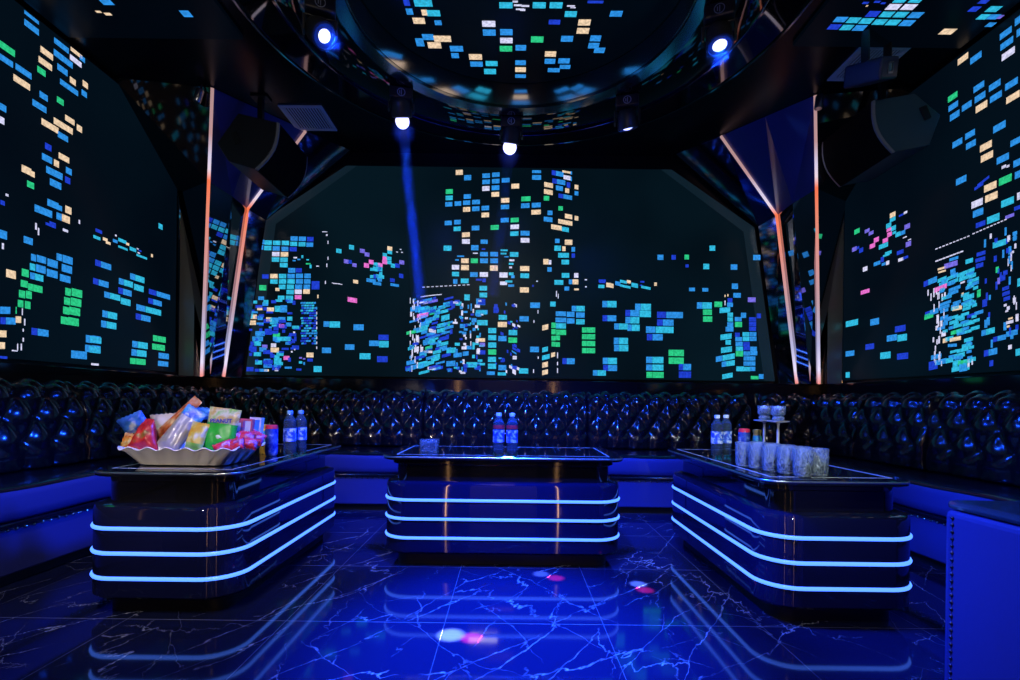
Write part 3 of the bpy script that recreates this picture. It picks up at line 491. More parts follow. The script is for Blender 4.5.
# ------------------------------------------------------------------ ceiling ring and disc
RC = Vector((0.03, 2.93, 0))
ring = empty('ceiling_ring', 'large round black glossy ring dropped from the ceiling, mirrored inside', 'ceiling ring', (RC.x, RC.y, 3.24))
def annulus(prof, name, mt, n=96):
    bm = bmesh.new(); R = []
    for r, z in prof:
        R.append([bm.verts.new((r * math.cos(2 * PI * k / n), r * math.sin(2 * PI * k / n), z - 3.24)) for k in range(n)])
    for i in range(len(R)):
        j = (i + 1) % len(R)
        for k in range(n):
            bm.faces.new((R[i][k], R[i][(k + 1) % n], R[j][(k + 1) % n], R[j][k]))
    return finish(name, bm, mt, parent=ring, smooth=35)
ring_m = mat('ring_lacquer', (0.004, 0.004, 0.008), 0.05, spec=0.7, coat=0.4)
band_m = mat('ring_mirror', (0.55, 0.55, 0.6), 0.16, metal=1.0)
edge_m = mat('ring_edge', (0.25, 0.27, 0.33), 0.12, metal=1.0)
annulus([(1.04, 3.459), (1.04, 3.25), (1.10, 3.235), (1.42, 3.235), (1.46, 3.262), (1.66, 3.275), (1.70, 3.30), (1.70, 3.459)], 'fascia', ring_m)
annulus([(1.012, 3.455), (1.012, 3.255), (1.037, 3.255), (1.037, 3.455)], 'mirror_band', band_m)
annulus([(1.015, 3.232), (1.095, 3.222), (1.095, 3.233), (1.015, 3.253)], 'inner_rim', edge_m)
annulus([(1.425, 3.230), (1.455, 3.252), (1.452, 3.258), (1.422, 3.234)], 'middle_rim', edge_m)
annulus([(1.701, 3.29), (1.715, 3.29), (1.715, 3.33), (1.701, 3.33)], 'outer_rim', edge_m)
bm = bmesh.new()
lathe(bm, [(1.005, 3.425), (1.005, 3.455)], 96, 0, (RC.x, RC.y, 0))
def clip_disc(p):
    v = Vector((p.x - RC.x, p.y - RC.y)); r = v.length
    if r > 0.99: v = v * (0.99 / r)
    return Vector((RC.x + v.x, RC.y + v.y, p.z))
zz = 3.422
for (px, py, ww, hh, c, sk) in DISC:
    p = atZ(px, py, zz); a = atZ(px, py - hh / 2, zz).y; b_ = atZ(px, py + hh / 2, zz).y
    hx, hy = ww * p.y / F / 2, abs(a - b_) / 2
    pts = [clip_disc(Vector((p.x + sx * hx, p.y + sy * hy, zz))) for sx, sy in ((-1, 1), (1, 1), (1, -1), (-1, -1))]
    if (pts[0] - pts[2]).length < 0.02: continue
    quad(bm, pts, SCI[c])
for k in range(40):
    a = rng.uniform(0, 2 * PI); r = rng.uniform(0, 0.9); x = RC.x + r * math.cos(a); y = RC.y + r * math.sin(a)
    if y > 2.55: continue
    pts = [clip_disc(Vector((x + sx * 0.045, y + sy * 0.028, zz))) for sx, sy in ((-1, 1), (1, 1), (1, -1), (-1, -1))]
    quad(bm, pts, SCI[rng.choice('bbccwgd')])
o = finish('ceiling_screen', bm, [scr_bg_top] + SCREEN_MATS[1:], smooth='keep')
tag(o, 'round ceiling LED screen inside the mirrored ring, showing lit windows', 'screen')

# ------------------------------------------------------------------ corner columns (structure) with light tubes
def ramp_tube():
    mt = mat('corner_tube', (0.06, 0.05, 0.05), 0.4, emit=(1, 1, 1), es=1.0)
    nt, N, L, b = nodes(mt)
    tc = N.new('ShaderNodeTexCoord'); sx = N.new('ShaderNodeSeparateXYZ'); cr = N.new('ShaderNodeValToRGB')
    L.new(tc.outputs['Generated'], sx.inputs['Vector']); L.new(sx.outputs['Z'], cr.inputs['Fac'])
    st = [(0.0, (0.9, 0.26, 0.20)), (0.06, (0.80, 0.72, 0.95)), (0.16, (0.45, 0.45, 0.70)), (0.30, (0.50, 0.33, 0.38)), (0.48, (0.66, 0.28, 0.26)), (0.62, (0.80, 0.24, 0.15)), (0.715, (0.95, 0.18, 0.07)), (0.75, (0.80, 0.65, 0.75)), (0.79, (0.65, 0.58, 0.78)), (0.86, (0.48, 0.27, 0.28)), (1.0, (0.40, 0.24, 0.24))]
    cr.color_ramp.elements[0].position = 0.0; cr.color_ramp.elements[0].color = (*st[0][1], 1)
    cr.color_ramp.elements[1].position = 1.0; cr.color_ramp.elements[1].color = (*st[-1][1], 1)
    for p, c in st[1:-1]:
        e = cr.color_ramp.elements.new(p); e.color = (*c, 1)
    L.new(cr.outputs['Color'], b.inputs['Emission Color']); b.inputs['Emission Strength'].default_value = 1.05
    return mt
tube_m = ramp_tube()
def lerp(a, b_, t): return a + (b_ - a) * t
for s, side in ((-1, 'left'), (1, 'right')):
    def V(x, y, z): return Vector((s * x, y, z))
    A0, A1 = V(3.02, 4.88, LZ), V(2.47, 4.09, CZ - 0.004)
    B0, B1, B2 = V(2.84, 4.95, LZ), V(2.62, 4.95, 2.79), V(1.97, 4.73, CZ - 0.004)
    Am = lerp(A0, A1, (2.79 - LZ) / (CZ - LZ))
    S0, S1, S2 = V(2.74, 5.098, LZ), V(2.51, 5.098, 2.73), V(1.66, 5.098, CZ - 0.004)
    W0, W1, W2 = V(3.19, 4.80, LZ), V(3.19, 4.77, 2.86), V(3.19, 3.98, CZ - 0.004)
    bm = bmesh.new()
    quad(bm, [S0, B0, B1, S1], 0); quad(bm, [S1, B1, B2, S2], 0)          # smoked panel beside the screen
    f1 = lerp(B0, A0, 0.45); f2 = lerp(B1, Am, 0.40)
    f1 = f1 + Vector((0, -0.05, 0)); f2 = f2 + Vector((-s * 0.02, -0.05, 0))
    quad(bm, [B0, f1, f2, B1], 1); quad(bm, [f1, A0, Am, f2], 1)            # mirror between the tubes
    g = lerp(B2, A1, 0.5)
    quad(bm, [B1, f2, g, B2], 2); quad(bm, [f2, Am, A1, g], 2)              # sloping lacquer above
    quad(bm, [A0, W0, W1, Am], 1); quad(bm, [V(3.035, 4.79, LZ), V(3.165, 4.77, LZ), V(3.165, 4.77, 2.86), V(3.035, 4.79, 2.86)], 3); quad(bm, [Am, W1, W2, A1], 4)
    bmesh.ops.remove_doubles(bm, verts=bm.verts, dist=0.0005)
    struct('wall_corner_' + side, bm, [smoke_m, mirror_m, over_m, bronze_m, gloss_black], smooth='keep')
    off = V(-0.011, -0.011, 0)
    for nm, pts, lab in (('light_tube', [A0 + off, A1 + off - Vector((0, 0, 0.01))], 'straight slanted glowing light tube on the %s corner column, nearest the side wall'),
                         ('light_tube', [B0 + off, B1 + off, B2 + off - Vector((0, 0, 0.01))], 'bent glowing light tube on the %s corner column, beside the wide screen')):
        bm = bmesh.new()
        if len(pts) == 3:
            pts = [pts[0], lerp(pts[0], pts[1], 0.96), pts[1], lerp(pts[1], pts[2], 0.06), pts[2]]
        tube(bm, pts, 0.0125, 10)
        o = finish(nm, bm, tube_m, smooth=50)
        tag(o, lab % side, 'light tube')
    # small spotlight clamped beside the upper end of the straight tube
    top = A1 + V(0.0, -0.06, -0.02) if s > 0 else A1 + V(0.06, -0.04, -0.02)
    sp = empty('spotlight', 'small silver cylinder spotlight at the top of the %s straight light tube' % side, 'spotlight', top)
    bm = bmesh.new(); lathe(bm, [(0.0, 0.0), (0.028, 0.0), (0.03, 0.01), (0.03, 0.10), (0.024, 0.11), (0.0, 0.11)], 16, 0, (0, 0, -0.13), False, False)
    ob = finish('body', bm, steel, parent=sp, smooth=40); ob.rotation_euler = (0, s * 0.12 if s > 0 else 0.3, 0)
    bm = bmesh.new(); lathe(bm, [(0.008, -0.03), (0.008, 0.02)], 10)
    finish('stem', bm, plastic, parent=sp, smooth=40)

# ------------------------------------------------------------------ moving head lights on the ring
lens_m = mat('lamp_lens', (0.9, 0.9, 1.0), 0.2, emit=(0.80, 0.82, 1.6), es=1.6)
head_m = mat('lamp_housing', (0.02, 0.021, 0.024), 0.35)
emblem_m = mat('emblem_print', (0.55, 0.6, 0.62), 0.5)
BLUE = (0.008, 0.075, 1.0)
def rot_to(d):
    return Vector((0, 0, -1)).rotation_difference(d.normalized())
LAMPS = []
def moving_head(px, py, target, label, beam, rz, lr, dome, lz=3.03):
    P = atZ(px, py, lz)
    root = empty('moving_head_light', label, 'stage light', (P.x, P.y, 3.234), 0, 'moving head lights under the ceiling ring')
    bm = bmesh.new(); box(bm, -0.085, 0.085, -0.085, 0.085, -0.085, 0.001)
    base = finish('base', bm, head_m, parent=root, bevel=0.012); base.rotation_euler = (0, 0, rz)
    # emblem: small ring with two bars on the base side
    bm = bmesh.new()
    n = 20
    R1, R0, zc = 0.030, 0.025, -0.044
    for k in range(n):
        a0, a1 = 2 * PI * k / n, 2 * PI * (k + 1) / n
        quad(bm, [(rr * math.cos(aa), -0.0862, zc + rr * math.sin(aa)) for rr, aa in ((R1, a0), (R1, a1), (R0, a1), (R0, a0))])
    box(bm, -0.013, -0.008, -0.0868, -0.0855, zc - 0.012, zc + 0.012); box(bm, -0.001, 0.004, -0.0868, -0.0855, zc - 0.019, zc + 0.019)
    em = finish('emblem', bm, emblem_m, parent=base)
    d = (Vector(target) - P); q = rot_to(d)
    hz = 0.085 if dome > 0.03 else 0.045
    piv = Vector((0, 0, lz + hz - 3.234))
    bm = bmesh.new()
    for sx in (-1, 1):
        pr = [(sx * 0.078, -0.03), (sx * 0.098, -0.03), (sx * 0.098, 0.03), (sx * 0.078, 0.03)]
        x0, x1 = sorted((sx * 0.080, sx * 0.098))
        box(bm, x0, x1, -0.03, 0.03, piv.z - 0.02, -0.085)
    box(bm, -0.098, 0.098, -0.03, 0.03, -0.094, -0.084)
    finish('yoke', bm, head_m, parent=root, bevel=0.008).rotation_euler = (0, 0, rz)
    bm = bmesh.new()
    lathe(bm, [(0.0, 0.085), (0.045, 0.08), (0.066, 0.06), (0.074, 0.03), (0.076, -0.03), (0.076, -0.055), (0.066, -0.06), (0.066, -0.048), (0.0, -0.048)], 24, 0, (0, 0, 0), False, False)
    hd = finish('head', bm, head_m, parent=root, smooth=35); hd.location = piv; hd.rotation_mode = 'QUATERNION'; hd.rotation_quaternion = q
    bm = bmesh.new(); lathe(bm, [(lr * math.sin(a_ * PI / 16), -0.052 - dome * (0.5 + 0.5 * math.cos(a_ * PI / 8))) for a_ in range(0, 9)] if dome < 0.03 else [(lr * math.sin(a_ * 2.3 / 10), -0.05 - lr * 0.66 - lr * math.cos(a_ * 2.3 / 10)) for a_ in range(11)], 24, 0, (0, 0, 0), False, False)
    finish('lens', bm, lens_m, parent=hd, smooth=True)
    dn = d.normalized(); src = Vector((P.x, P.y, lz + hz)) + dn * (0.15 if dome > 0.03 else 0.09)
    ld = bpy.data.lights.new('lamp', 'SPOT'); ld.color = BLUE; ld.shadow_soft_size = 0.03
    lo = bpy.data.objects.new('lamp', ld); COL.objects.link(lo); lo.location = src; lo.rotation_mode = 'QUATERNION'; lo.rotation_quaternion = q
    if beam:
        en, ang, dens, L_ = beam
        ld.energy = en; ld.spot_size = ang; ld.spot_blend = 0.35
        bm = bmesh.new(); t = math.tan(ang / 2) * 1.05
        lathe(bm, [(0.04, -0.145), (0.04 + t * L_, -0.145 - L_)], 24)
        vm = bpy.data.materials.new('beam_haze'); vm.use_nodes = True
        nt = vm.node_tree; nt.nodes.clear()
        out = nt.nodes.new('ShaderNodeOutputMaterial'); vs = nt.nodes.new('ShaderNodeVolumeScatter')
        vs.inputs['Density'].default_value = dens; vs.inputs['Color'].default_value = (0.5, 0.6, 1, 1)
        nt.links.new(vs.outputs['Volume'], out.inputs['Volume'])
        bo = finish('beam', bm, vm, parent=hd)
        bo['label'] = 'narrow blue light beam in thin haze'
        bo['kind'] = 'stuff'
    else:
        ld.energy = 0
    LAMPS.append(lo)
    # point light and haze ball added to imitate the bloom around the lens
    pd = bpy.data.lights.new('lamp', 'POINT'); pd.color = BLUE; pd.energy = 5.0 if beam or lr > 0.036 else 2.0; pd.shadow_soft_size = 0.03
    po = bpy.data.objects.new('lamp', pd); COL.objects.link(po); po.location = src
    if lr == 0.036: return root, ld
    bm = bmesh.new(); bmesh.ops.create_icosphere(bm, subdivisions=3, radius=0.105)
    gm = MATS.get('bloom_haze')
    if gm is None:
        gm = bpy.data.materials.new('bloom_haze'); gm.use_nodes = True; MATS['bloom_haze'] = gm
        nt = gm.node_tree; nt.nodes.clear()
        out = nt.nodes.new('ShaderNodeOutputMaterial'); vs = nt.nodes.new('ShaderNodeVolumeScatter')
        vs.inputs['Color'].default_value = (0.5, 0.6, 1, 1)
        tc = nt.nodes.new('ShaderNodeTexCoord'); ln = nt.nodes.new('ShaderNodeVectorMath'); ln.operation = 'LENGTH'
        mr = nt.nodes.new('ShaderNodeMapRange'); mr.interpolation_type = 'SMOOTHSTEP'
        mr.inputs['From Min'].default_value = 0.02; mr.inputs['From Max'].default_value = 0.105
        mr.inputs['To Min'].default_value = 0.7; mr.inputs['To Max'].default_value = 0.0
        nt.links.new(tc.outputs['Object'], ln.inputs[0]); nt.links.new(ln.outputs['Value'], mr.inputs['Value'])
        nt.links.new(mr.outputs['Result'], vs.inputs['Density'])
        nt.links.new(vs.outputs['Volume'], out.inputs['Volume'])
    go = finish('haze', bm, gm, parent=root); go.location = src - Vector((P.x, P.y, 3.234)); go['kind'] = 'stuff'
    return root, ld
mh = {}
mh['l2'] = moving_head(401, 120, (-0.82, 4.42, 1.86), 'moving head stage light on the ring casting the bright blue beam', (8000, math.radians(3.4), 0.32, 1.55), 0.21, 0.052, 0.05)
mh['c'] = moving_head(511, 146, (-0.19, 4.75, 1.70), 'middle moving head stage light at the rear edge of the ring', (2200, math.radians(3.0), 0.24, 1.2), 0.0, 0.056, 0.05)
mh['r2'] = moving_head(627, 127, (1.35, 4.6, 0.6), 'dimmer moving head stage light tilted away, right of the middle one', None, -0.23, 0.036, 0.010)
mh['l1'] = moving_head(320, 40, (1.2, 1.6, 0.5), 'moving head stage light at the near left part of the ring', None, 0.36, 0.037, 0.010)
mh['r1'] = moving_head(719, 46, (1.15, 2.2, 0.0), 'moving head stage light at the near right part of the ring', None, -0.39, 0.040, 0.010)
for k, e, a in (('l1', 150, 120), ('r1', 150, 120), ('r2', 120, 110)):
    mh[k][1].energy = e; mh[k][1].spot_size = math.radians(a); mh[k][1].spot_blend = 0.9; mh[k][1].shadow_soft_size = 0.06

def lamp(kind, loc, energy, color, size=0.1, target=None, ang=None, blend=0.5):
    ld = bpy.data.lights.new('lamp', kind); ld.energy = energy; ld.color = color
    if kind == 'AREA': ld.size = size
    else: ld.shadow_soft_size = size
    if ang: ld.spot_size = ang; ld.spot_blend = blend
    lo = bpy.data.objects.new('lamp', ld); COL.objects.link(lo); lo.location = loc
    if target is not None:
        lo.rotation_mode = 'QUATERNION'; lo.rotation_quaternion = rot_to(Vector(target) - Vector(loc))
    return lo
# small coloured spots thrown on the floor by the effect light
def floor_spot(px, py, color, e, deg, src):
    t = atZ(px, py, 0.0)
    lamp('SPOT', src, e, color, 0.008, t, math.radians(deg), 0.8)
for px, py, c, e, dg in ((451, 635, (0.55, 0.75, 1), 1500, 2.3), (472, 638, (1, 0.02, 0.10), 1500, 1.9), (541, 574, (0.3, 0.5, 1), 500, 1.8), (556, 578, (1, 0.02, 0.10), 900, 1.8), (638, 584, (0.4, 0.6, 1), 700, 1.7), (645, 590, (1, 0.02, 0.08), 900, 1.7)):
    floor_spot(px, py, c, e * 22, dg, (0.05, 2.2, 3.2))
lamp('AREA', (-0.1, YF + 0.55, 2.9), 3, (1.0, 0.62, 0.34), 0.5, (-0.1, YF, 1.2))
# white ceiling downlight of the room behind the camera and the ring's near lamps, all out of the frame
lamp('AREA', (-0.4, -0.6, 3.42), 45, (1.0, 0.93, 0.85), 0.5, (-0.4, 0.6, 0.0))
lamp('SPOT', (-1.0, 0.2, 3.40), 190, (1.0, 0.90, 0.80), 0.05, (-1.5, 2.4, 0.7), math.radians(34), 0.8)
lamp('SPOT', (0.9, 0.2, 3.40), 260, (0.80, 0.95, 1.0), 0.05, (1.3, 2.5, 0.7), math.radians(24), 0.8)
# two unseen spots added behind the camera to brighten snack tray and tumblers
lamp('SPOT', (-2.3, -2.1, 1.45), 230, (1.0, 0.88, 0.78), 0.05, (-1.5, 2.3, 0.72), math.radians(13), 0.8)
lamp('SPOT', (0.7, -2.1, 1.45), 260, (0.75, 0.93, 1.0), 0.05, (1.27, 2.4, 0.68), math.radians(9), 0.8)
lamp('SPOT', (0.0, 1.62, 3.1), 2200, BLUE, 0.06, (0.0, 3.9, 0.3), math.radians(58), 0.9)
lamp('SPOT', (0.0, 2.6, 3.1), 5200, BLUE, 0.06, (0.0, 1.95, 0.0), math.radians(36), 1.0)
lamp('SPOT', (1.2, 2.2, 3.1), 1900, BLUE, 0.25, (-2.4, 2.7, 0.20), math.radians(25), 0.8)
lamp('SPOT', (-1.2, 2.2, 3.1), 2400, BLUE, 0.25, (2.2, 2.0, 0.20), math.radians(33), 0.8)

# ------------------------------------------------------------------ speakers, vents, projector
def speaker(poly, y0, y1, label, paint, cap_at):
    # poly: (x,z) section; first two points are the ends of the curved front edge
    (ax, az), (bx, bz) = poly[0], poly[1]
    root = empty('loudspeaker', label, 'loudspeaker', ((ax + bx) / 2, y0, (az + bz) / 2))
    ox, oz = (ax + bx) / 2, (az + bz) / 2
    nx, nz = (bz - az), -(bx - ax)
    l = math.hypot(nx, nz); nx, nz = nx / l, nz / l
    cxp = sum(p[0] for p in poly) / len(poly); czp = sum(p[1] for p in poly) / len(poly)
    if (ax - cxp) * nx + (az - czp) * nz < 0: nx, nz = -nx, -nz
    def curve(off):
        out = []
        for k in range(9):
            t = k / 8; bl = 0.055 * math.sin(PI * t) + off
            out.append((ax + (bx - ax) * t + nx * bl - ox, az + (bz - az) * t + nz * bl - oz))
        return out
    bm = bmesh.new(); prism(bm, curve(0) + [(x - ox, z - oz) for x, z in poly[2:]], 0, y1 - y0)
    finish('cabinet', bm, paint, parent=root, bevel=0.008)
    bm = bmesh.new(); c1, c2 = curve(0.002), curve(0.02)
    prism(bm, c1 + list(reversed(c2)), 0.012, y1 - y0 - 0.012)
    finish('grille', bm, grille_m, parent=root)
    bm = bmesh.new(); c1, c2 = curve(0.0), curve(0.022)
    prism(bm, c1 + list(reversed(c2)), -0.004, 0.010)
    rim = mat('rim_grey', (0.22, 0.24, 0.25), 0.4)
    finish('grille_rim', bm, rim, parent=root)
    bm = bmesh.new(); prism(bm, c1 + list(reversed(c2)), y1 - y0 - 0.010, y1 - y0 + 0.002)
    finish('grille_rim', bm, rim, parent=root)
    # handle recess on the near end
    hx, hz = cap_at
    bm = bmesh.new(); box(bm, -0.05, 0.05, -0.010, 0.004, -0.028, 0.028)
    hd = finish('handle', bm, mat('handle_black', (0.003, 0.003, 0.003), 0.5), parent=root, bevel=0.006)
    hd.location = (hx - ox, 0, hz - oz); hd.rotation_euler = (0, 1.15, 0)
    # hanging bracket
    topx = cxp - ox
    bm = bmesh.new()
    zt = CZ - oz - 0.004
    zb = max(p[1] for p in poly) - oz - 0.05
    box(bm, topx - 0.02, topx + 0.02, (y1 - y0) / 2 - 0.02, (y1 - y0) / 2 + 0.02, zb, zt)
    box(bm, topx - 0.07, topx + 0.07, (y1 - y0) / 2 - 0.05, (y1 - y0) / 2 + 0.05, zt - 0.012, zt)
    finish('bracket', bm, plastic, parent=root)
    return root
rp = [(875, 100), (895, 152), (930, 145), (941, 115), (915, 93)]
sec = [(atY(x, y, 3.62).x, atY(x, y, 3.62).z) for x, y in rp]
hp = atY(925, 113, 3.62)
speaker(sec, 3.62, 4.2, 'black wedge loudspeaker hung by the right wall, its end panel showing', spk_lit, (hp.x, hp.z))
lp = [(277, 122), (255, 169), (228, 161), (217, 143), (238, 113)]
sec = [(atY(x, y, 3.95).x, atY(x, y, 3.95).z) for x, y in lp]
hp = atY(236, 138, 3.95)
speaker(sec, 3.95, 4.5, 'black wedge loudspeaker hung at the left below the ceiling vent', spk_shaded, (hp.x, hp.z))

def vent(x0, x1, y0, y1, label):
    root = empty('ceiling_vent', label, 'air vent', ((x0 + x1) / 2, (y0 + y1) / 2, CZ))
    hx, hy = (x1 - x0) / 2, (y1 - y0) / 2; fw = 0.032
    bm = bmesh.new()
    box(bm, -hx, hx, -hy, -hy + fw, -0.014, -0.001); box(bm, -hx, hx, hy - fw, hy, -0.014, -0.001)
    box(bm, -hx, -hx + fw, -hy + fw, hy - fw, -0.014, -0.001); box(bm, hx - fw, hx, -hy + fw, hy - fw, -0.014, -0.001)
    finish('frame', bm, vent_m, parent=root, bevel=0.003)
    bm = bmesh.new(); box(bm, -hx + fw, hx - fw, -hy + fw, hy - fw, -0.003, -0.001)
    finish('backing', bm, vent_back, parent=root)
    bm = bmesh.new(); n = 13
    for k in range(n):
        x = -hx + fw + (k + 0.5) * (2 * hx - 2 * fw) / n
        box(bm, x - 0.006, x + 0.004, -hy + fw, hy - fw, -0.012, -0.004)
    finish('slats', bm, vent_m, parent=root)
vent(-2.04, -1.66, 4.32, 4.72, 'pale slatted air vent in the ceiling at left, above the loudspeaker')
vent(2.44, 2.80, 3.52, 3.90, 'pale slatted air vent in the ceiling at right, behind the hanging projector')

root = empty('effect_projector', 'dark laser projector hung from the ceiling at right, in front of the vent', 'effect projector', (2.47, 3.40, CZ))
bm = bmesh.new(); box(bm, -0.12, 0.12, -0.10, 0.14, -0.30, -0.16)
body = finish('body', bm, mat('projector_paint', (0.03, 0.045, 0.10), 0.35), parent=root, bevel=0.015); body.rotation_euler = (0.25, -0.35, 0.5)
bm = bmesh.new()
for a in range(4):
    s0 = [(-0.03, -0.03), (0.03, -0.03), (0.03, 0.03), (-0.03, 0.03)]
    p, q_ = s0[a], s0[(a + 1) % 4]
    box(bm, min(p[0], q_[0]) - 0.005, max(p[0], q_[0]) + 0.005, -0.104, -0.1, -0.23 + min(p[1], q_[1]) - 0.005, -0.23 + max(p[1], q_[1]) + 0.005)
fr = finish('aperture_frame', bm, steel, parent=body)
bm = bmesh.new(); lathe(bm, [(0.0, 0.004), (0.02, 0.003), (0.026, 0.0)], 16, 0, (0, 0, 0), False, False)
le = finish('lens', bm, mat('projector_lens', (0.15, 0.3, 0.35), 0.05, spec=0.8), parent=body, smooth=True); le.location = (0, -0.1, -0.23); le.rotation_euler = (PI / 2, 0, 0)
bm = bmesh.new(); box(bm, -0.15, -0.135, -0.02, 0.03, -0.24, -0.02); box(bm, 0.135, 0.15, -0.02, 0.03, -0.24, -0.02); box(bm, -0.15, 0.15, -0.02, 0.03, -0.03, -0.001)
br = finish('bracket', bm, plastic, parent=root, bevel=0.003); br.rotation_euler = (0, 0, 0.5)
bm = bmesh.new()
for x in (-0.07, 0.0, 0.07): box(bm, x - 0.02, x + 0.02, 0.14, 0.15, -0.25, -0.20)
finish('sockets', bm, mat('socket_blue', (0.10, 0.25, 0.4), 0.3), parent=body)

# ------------------------------------------------------------------ sofas
SEAT_Z, BACK_Z = 0.48, 1.035
def back_profile():
    pts = [(0.02, 0.47), (0.0, 0.50), (-0.005, 0.57), (0.005, 0.66), (0.02, 0.75), (0.035, 0.83), (0.05, 0.90), (0.075, 0.945), (0.115, 0.975), (0.16, 0.988), (0.20, 0.985), (0.235, 0.965)]
    return pts
def back_mesh(L_, su=0.193, sv=0.29, step=0.0145, uoff=0.0):
    """local: x along the length (0..L), y towards the wall, front is -y"""
    prof = back_profile(); P = []; S = [0.0]
    # resample
    seg = []
    for i in range(len(prof) - 1):
        a, b_ = Vector((prof[i][0], prof[i][1])), Vector((prof[i + 1][0], prof[i + 1][1])); seg.append((a, b_, (b_ - a).length))
    tot = sum(s_[2] for s_ in seg)
    nv = int(tot / step); rows = []
    for j in range(nv + 1):
        d = tot * j / nv; acc = 0
        for a, b_, l in seg:
            if d <= acc + l + 1e-9:
                t = (d - acc) / l; p = a.lerp(b_, t); tn = (b_ - a).normalized(); break
            acc += l
        rows.append((p, tn, d))
    # smooth tangents
    nn = []
    for j in range(len(rows)):
        t = rows[max(0, j - 2)][1] + rows[min(len(rows) - 1, j + 2)][1]; t.normalize(); nn.append(Vector((-t.y, t.x)))
    nu = max(4, int(L_ / step)); bm = bmesh.new(); G = []
    for i in range(nu + 1):
        u = L_ * i / nu; colv = []
        for j, (p, tn, d) in enumerate(rows):
            a = (u + uoff) / su + (d - 0.19) / sv; b_ = (u + uoff) / su - (d - 0.19) / sv
            pil = (math.sqrt(math.sin(PI * a) ** 2 + 0.012) * math.sqrt(math.sin(PI * b_) ** 2 + 0.012)) ** 0.62
            if d < 0.17: # pleats running down to the seat
                k = abs(math.sin(PI * (u + uoff) / su)) ** 0.5
                wgt = max(0.0, min(1.0, (0.17 - d) / 0.05)); pil = pil * (1 - wgt) + k * 0.8 * wgt
            ra, rb = a - round(a), b_ - round(b_)
            dim = math.exp(-(ra * ra + rb * rb) / 0.010)
            edge = min(1.0, min(u, L_ - u) / 0.03); edge = edge ** 0.5 if edge > 0 else 0
            ends = min(1.0, d / 0.04, max(0.0, (tot - d)) / 0.10 + 0.25)
            h = (0.046 * pil - 0.014 * dim) * ends - 0.02 * (1 - edge)
            q = p + nn[j] * h
            colv.append(bm.verts.new((u, q.x, q.y)))
        G.append(colv)
    for i in range(nu):
        for j in range(len(rows) - 1):
            bm.faces.new((G[i][j], G[i + 1][j], G[i + 1][j + 1], G[i][j + 1]))
    # close the rear
    r0 = [bm.verts.new((L_ * i / nu, 0.26, 0.955)) for i in range(nu + 1)]; r1 = [bm.verts.new((L_ * i / nu, 0.26, 0.47)) for i in range(nu + 1)]
    for i in range(nu):
        bm.faces.new((G[i][-1], G[i + 1][-1], r0[i + 1], r0[i])); bm.faces.new((r0[i], r0[i + 1], r1[i + 1], r1[i])); bm.faces.new((r1[i], r1[i + 1], G[i + 1][0], G[i][0]))
    bm.faces.new(G[0] + [r0[0], r1[0]]); bm.faces.new(list(reversed(G[-1])) + [r1[-1], r0[-1]])
    # covered buttons
    for ia in range(int((L_ + uoff) / su * 2) + 3):
        for jb in range(0, 12):
            uu = ia * su / 2 - uoff; dd = 0.19 + jb * sv / 2
            if (ia + jb) % 2: continue
            if not (0.03 < uu < L_ - 0.03 and 0.15 < dd < tot - 0.14): continue
            j = min(range(len(rows)), key=lambda q: abs(rows[q][2] - dd)); p = rows[j][0] - nn[j] * 0.008
            mtx = Matrix.Translation((uu, p.x, p.y)) @ Matrix.Diagonal((1, 0.7, 1, 1))
            bmesh.ops.create_uvsphere(bm, u_segments=8, v_segments=6, radius=0.013, matrix=mtx)
    return bm
def beading(bm, k0, k1, pitch, rad, pos, off):
    """a row of round studs joined by a thin wire"""
    rings = []; k = k0
    while k < k1:
        for t, rr in ((-1.0, 0.12), (-0.7, 0.71), (0, 1.0), (0.7, 0.71), (1.0, 0.12)):
            c = pos(k + t * rad); rings.append([bm.verts.new(Vector(c) + Vector(off(k, 2 * PI * q / 8, rad * rr))) for q in range(8)])
        k += pitch
    for i in range(len(rings) - 1):
        for q in range(8): bm.faces.new((rings[i][q], rings[i][(q + 1) % 8], rings[i + 1][(q + 1) % 8], rings[i + 1][q]))
def seat_parts(root, L_, depth=0.58):
    """local: x 0..L, front face at y=0, wall at +y"""
    bm = bmesh.new(); g = 0.004
    n = max(6, int(L_ / 0.05)); secs = []
    prof = [(0.022, 0.315), (0.004, 0.33), (0.0, 0.37), (0.0, 0.43), (0.006, 0.462), (0.03, SEAT_Z - 0.002), (0.10, SEAT_Z + 0.004), (depth, SEAT_Z), (depth, 0.315)]
    for i in range(n + 1):
        u = g + (L_ - 2 * g) * i / n
        secs.append([(u, y, z + 0.003 * math.sin(u * 9)) for y, z in prof])
    loft(bm, secs)
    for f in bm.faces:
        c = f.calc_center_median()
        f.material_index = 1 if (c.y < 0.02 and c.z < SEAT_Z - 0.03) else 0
    finish('seat_cushion', bm, [leather, seat_cloth], parent=root, smooth=50)
    bm = bmesh.new(); tube(bm, [(g, -0.004, 0.302), (L_ - g, -0.004, 0.302)], 0.013, 8)
    finish('piping', bm, leather, parent=root, smooth=True)
    bm = bmesh.new(); box(bm, g, L_ - g, 0.008, depth, 0.06, 0.305)
    finish('base', bm, seat_cloth, parent=root, bevel=0.008)
    bm = bmesh.new(); beading(bm, 0.03, L_ - 0.02, 0.045, 0.0085, lambda k: (k, 0.004, 0.278), lambda k, a, r: (0, r * math.cos(a), r * math.sin(a)))
    finish('nailhead_trim', bm, chrome, parent=root, smooth=True)
    bm = bmesh.new(); box(bm, g + 0.02, L_ - g - 0.02, 0.06, depth - 0.02, 0.0, 0.06)
    finish('plinth', bm, plastic, parent=root)
SB = 4.10   # front of the rear sofa seat
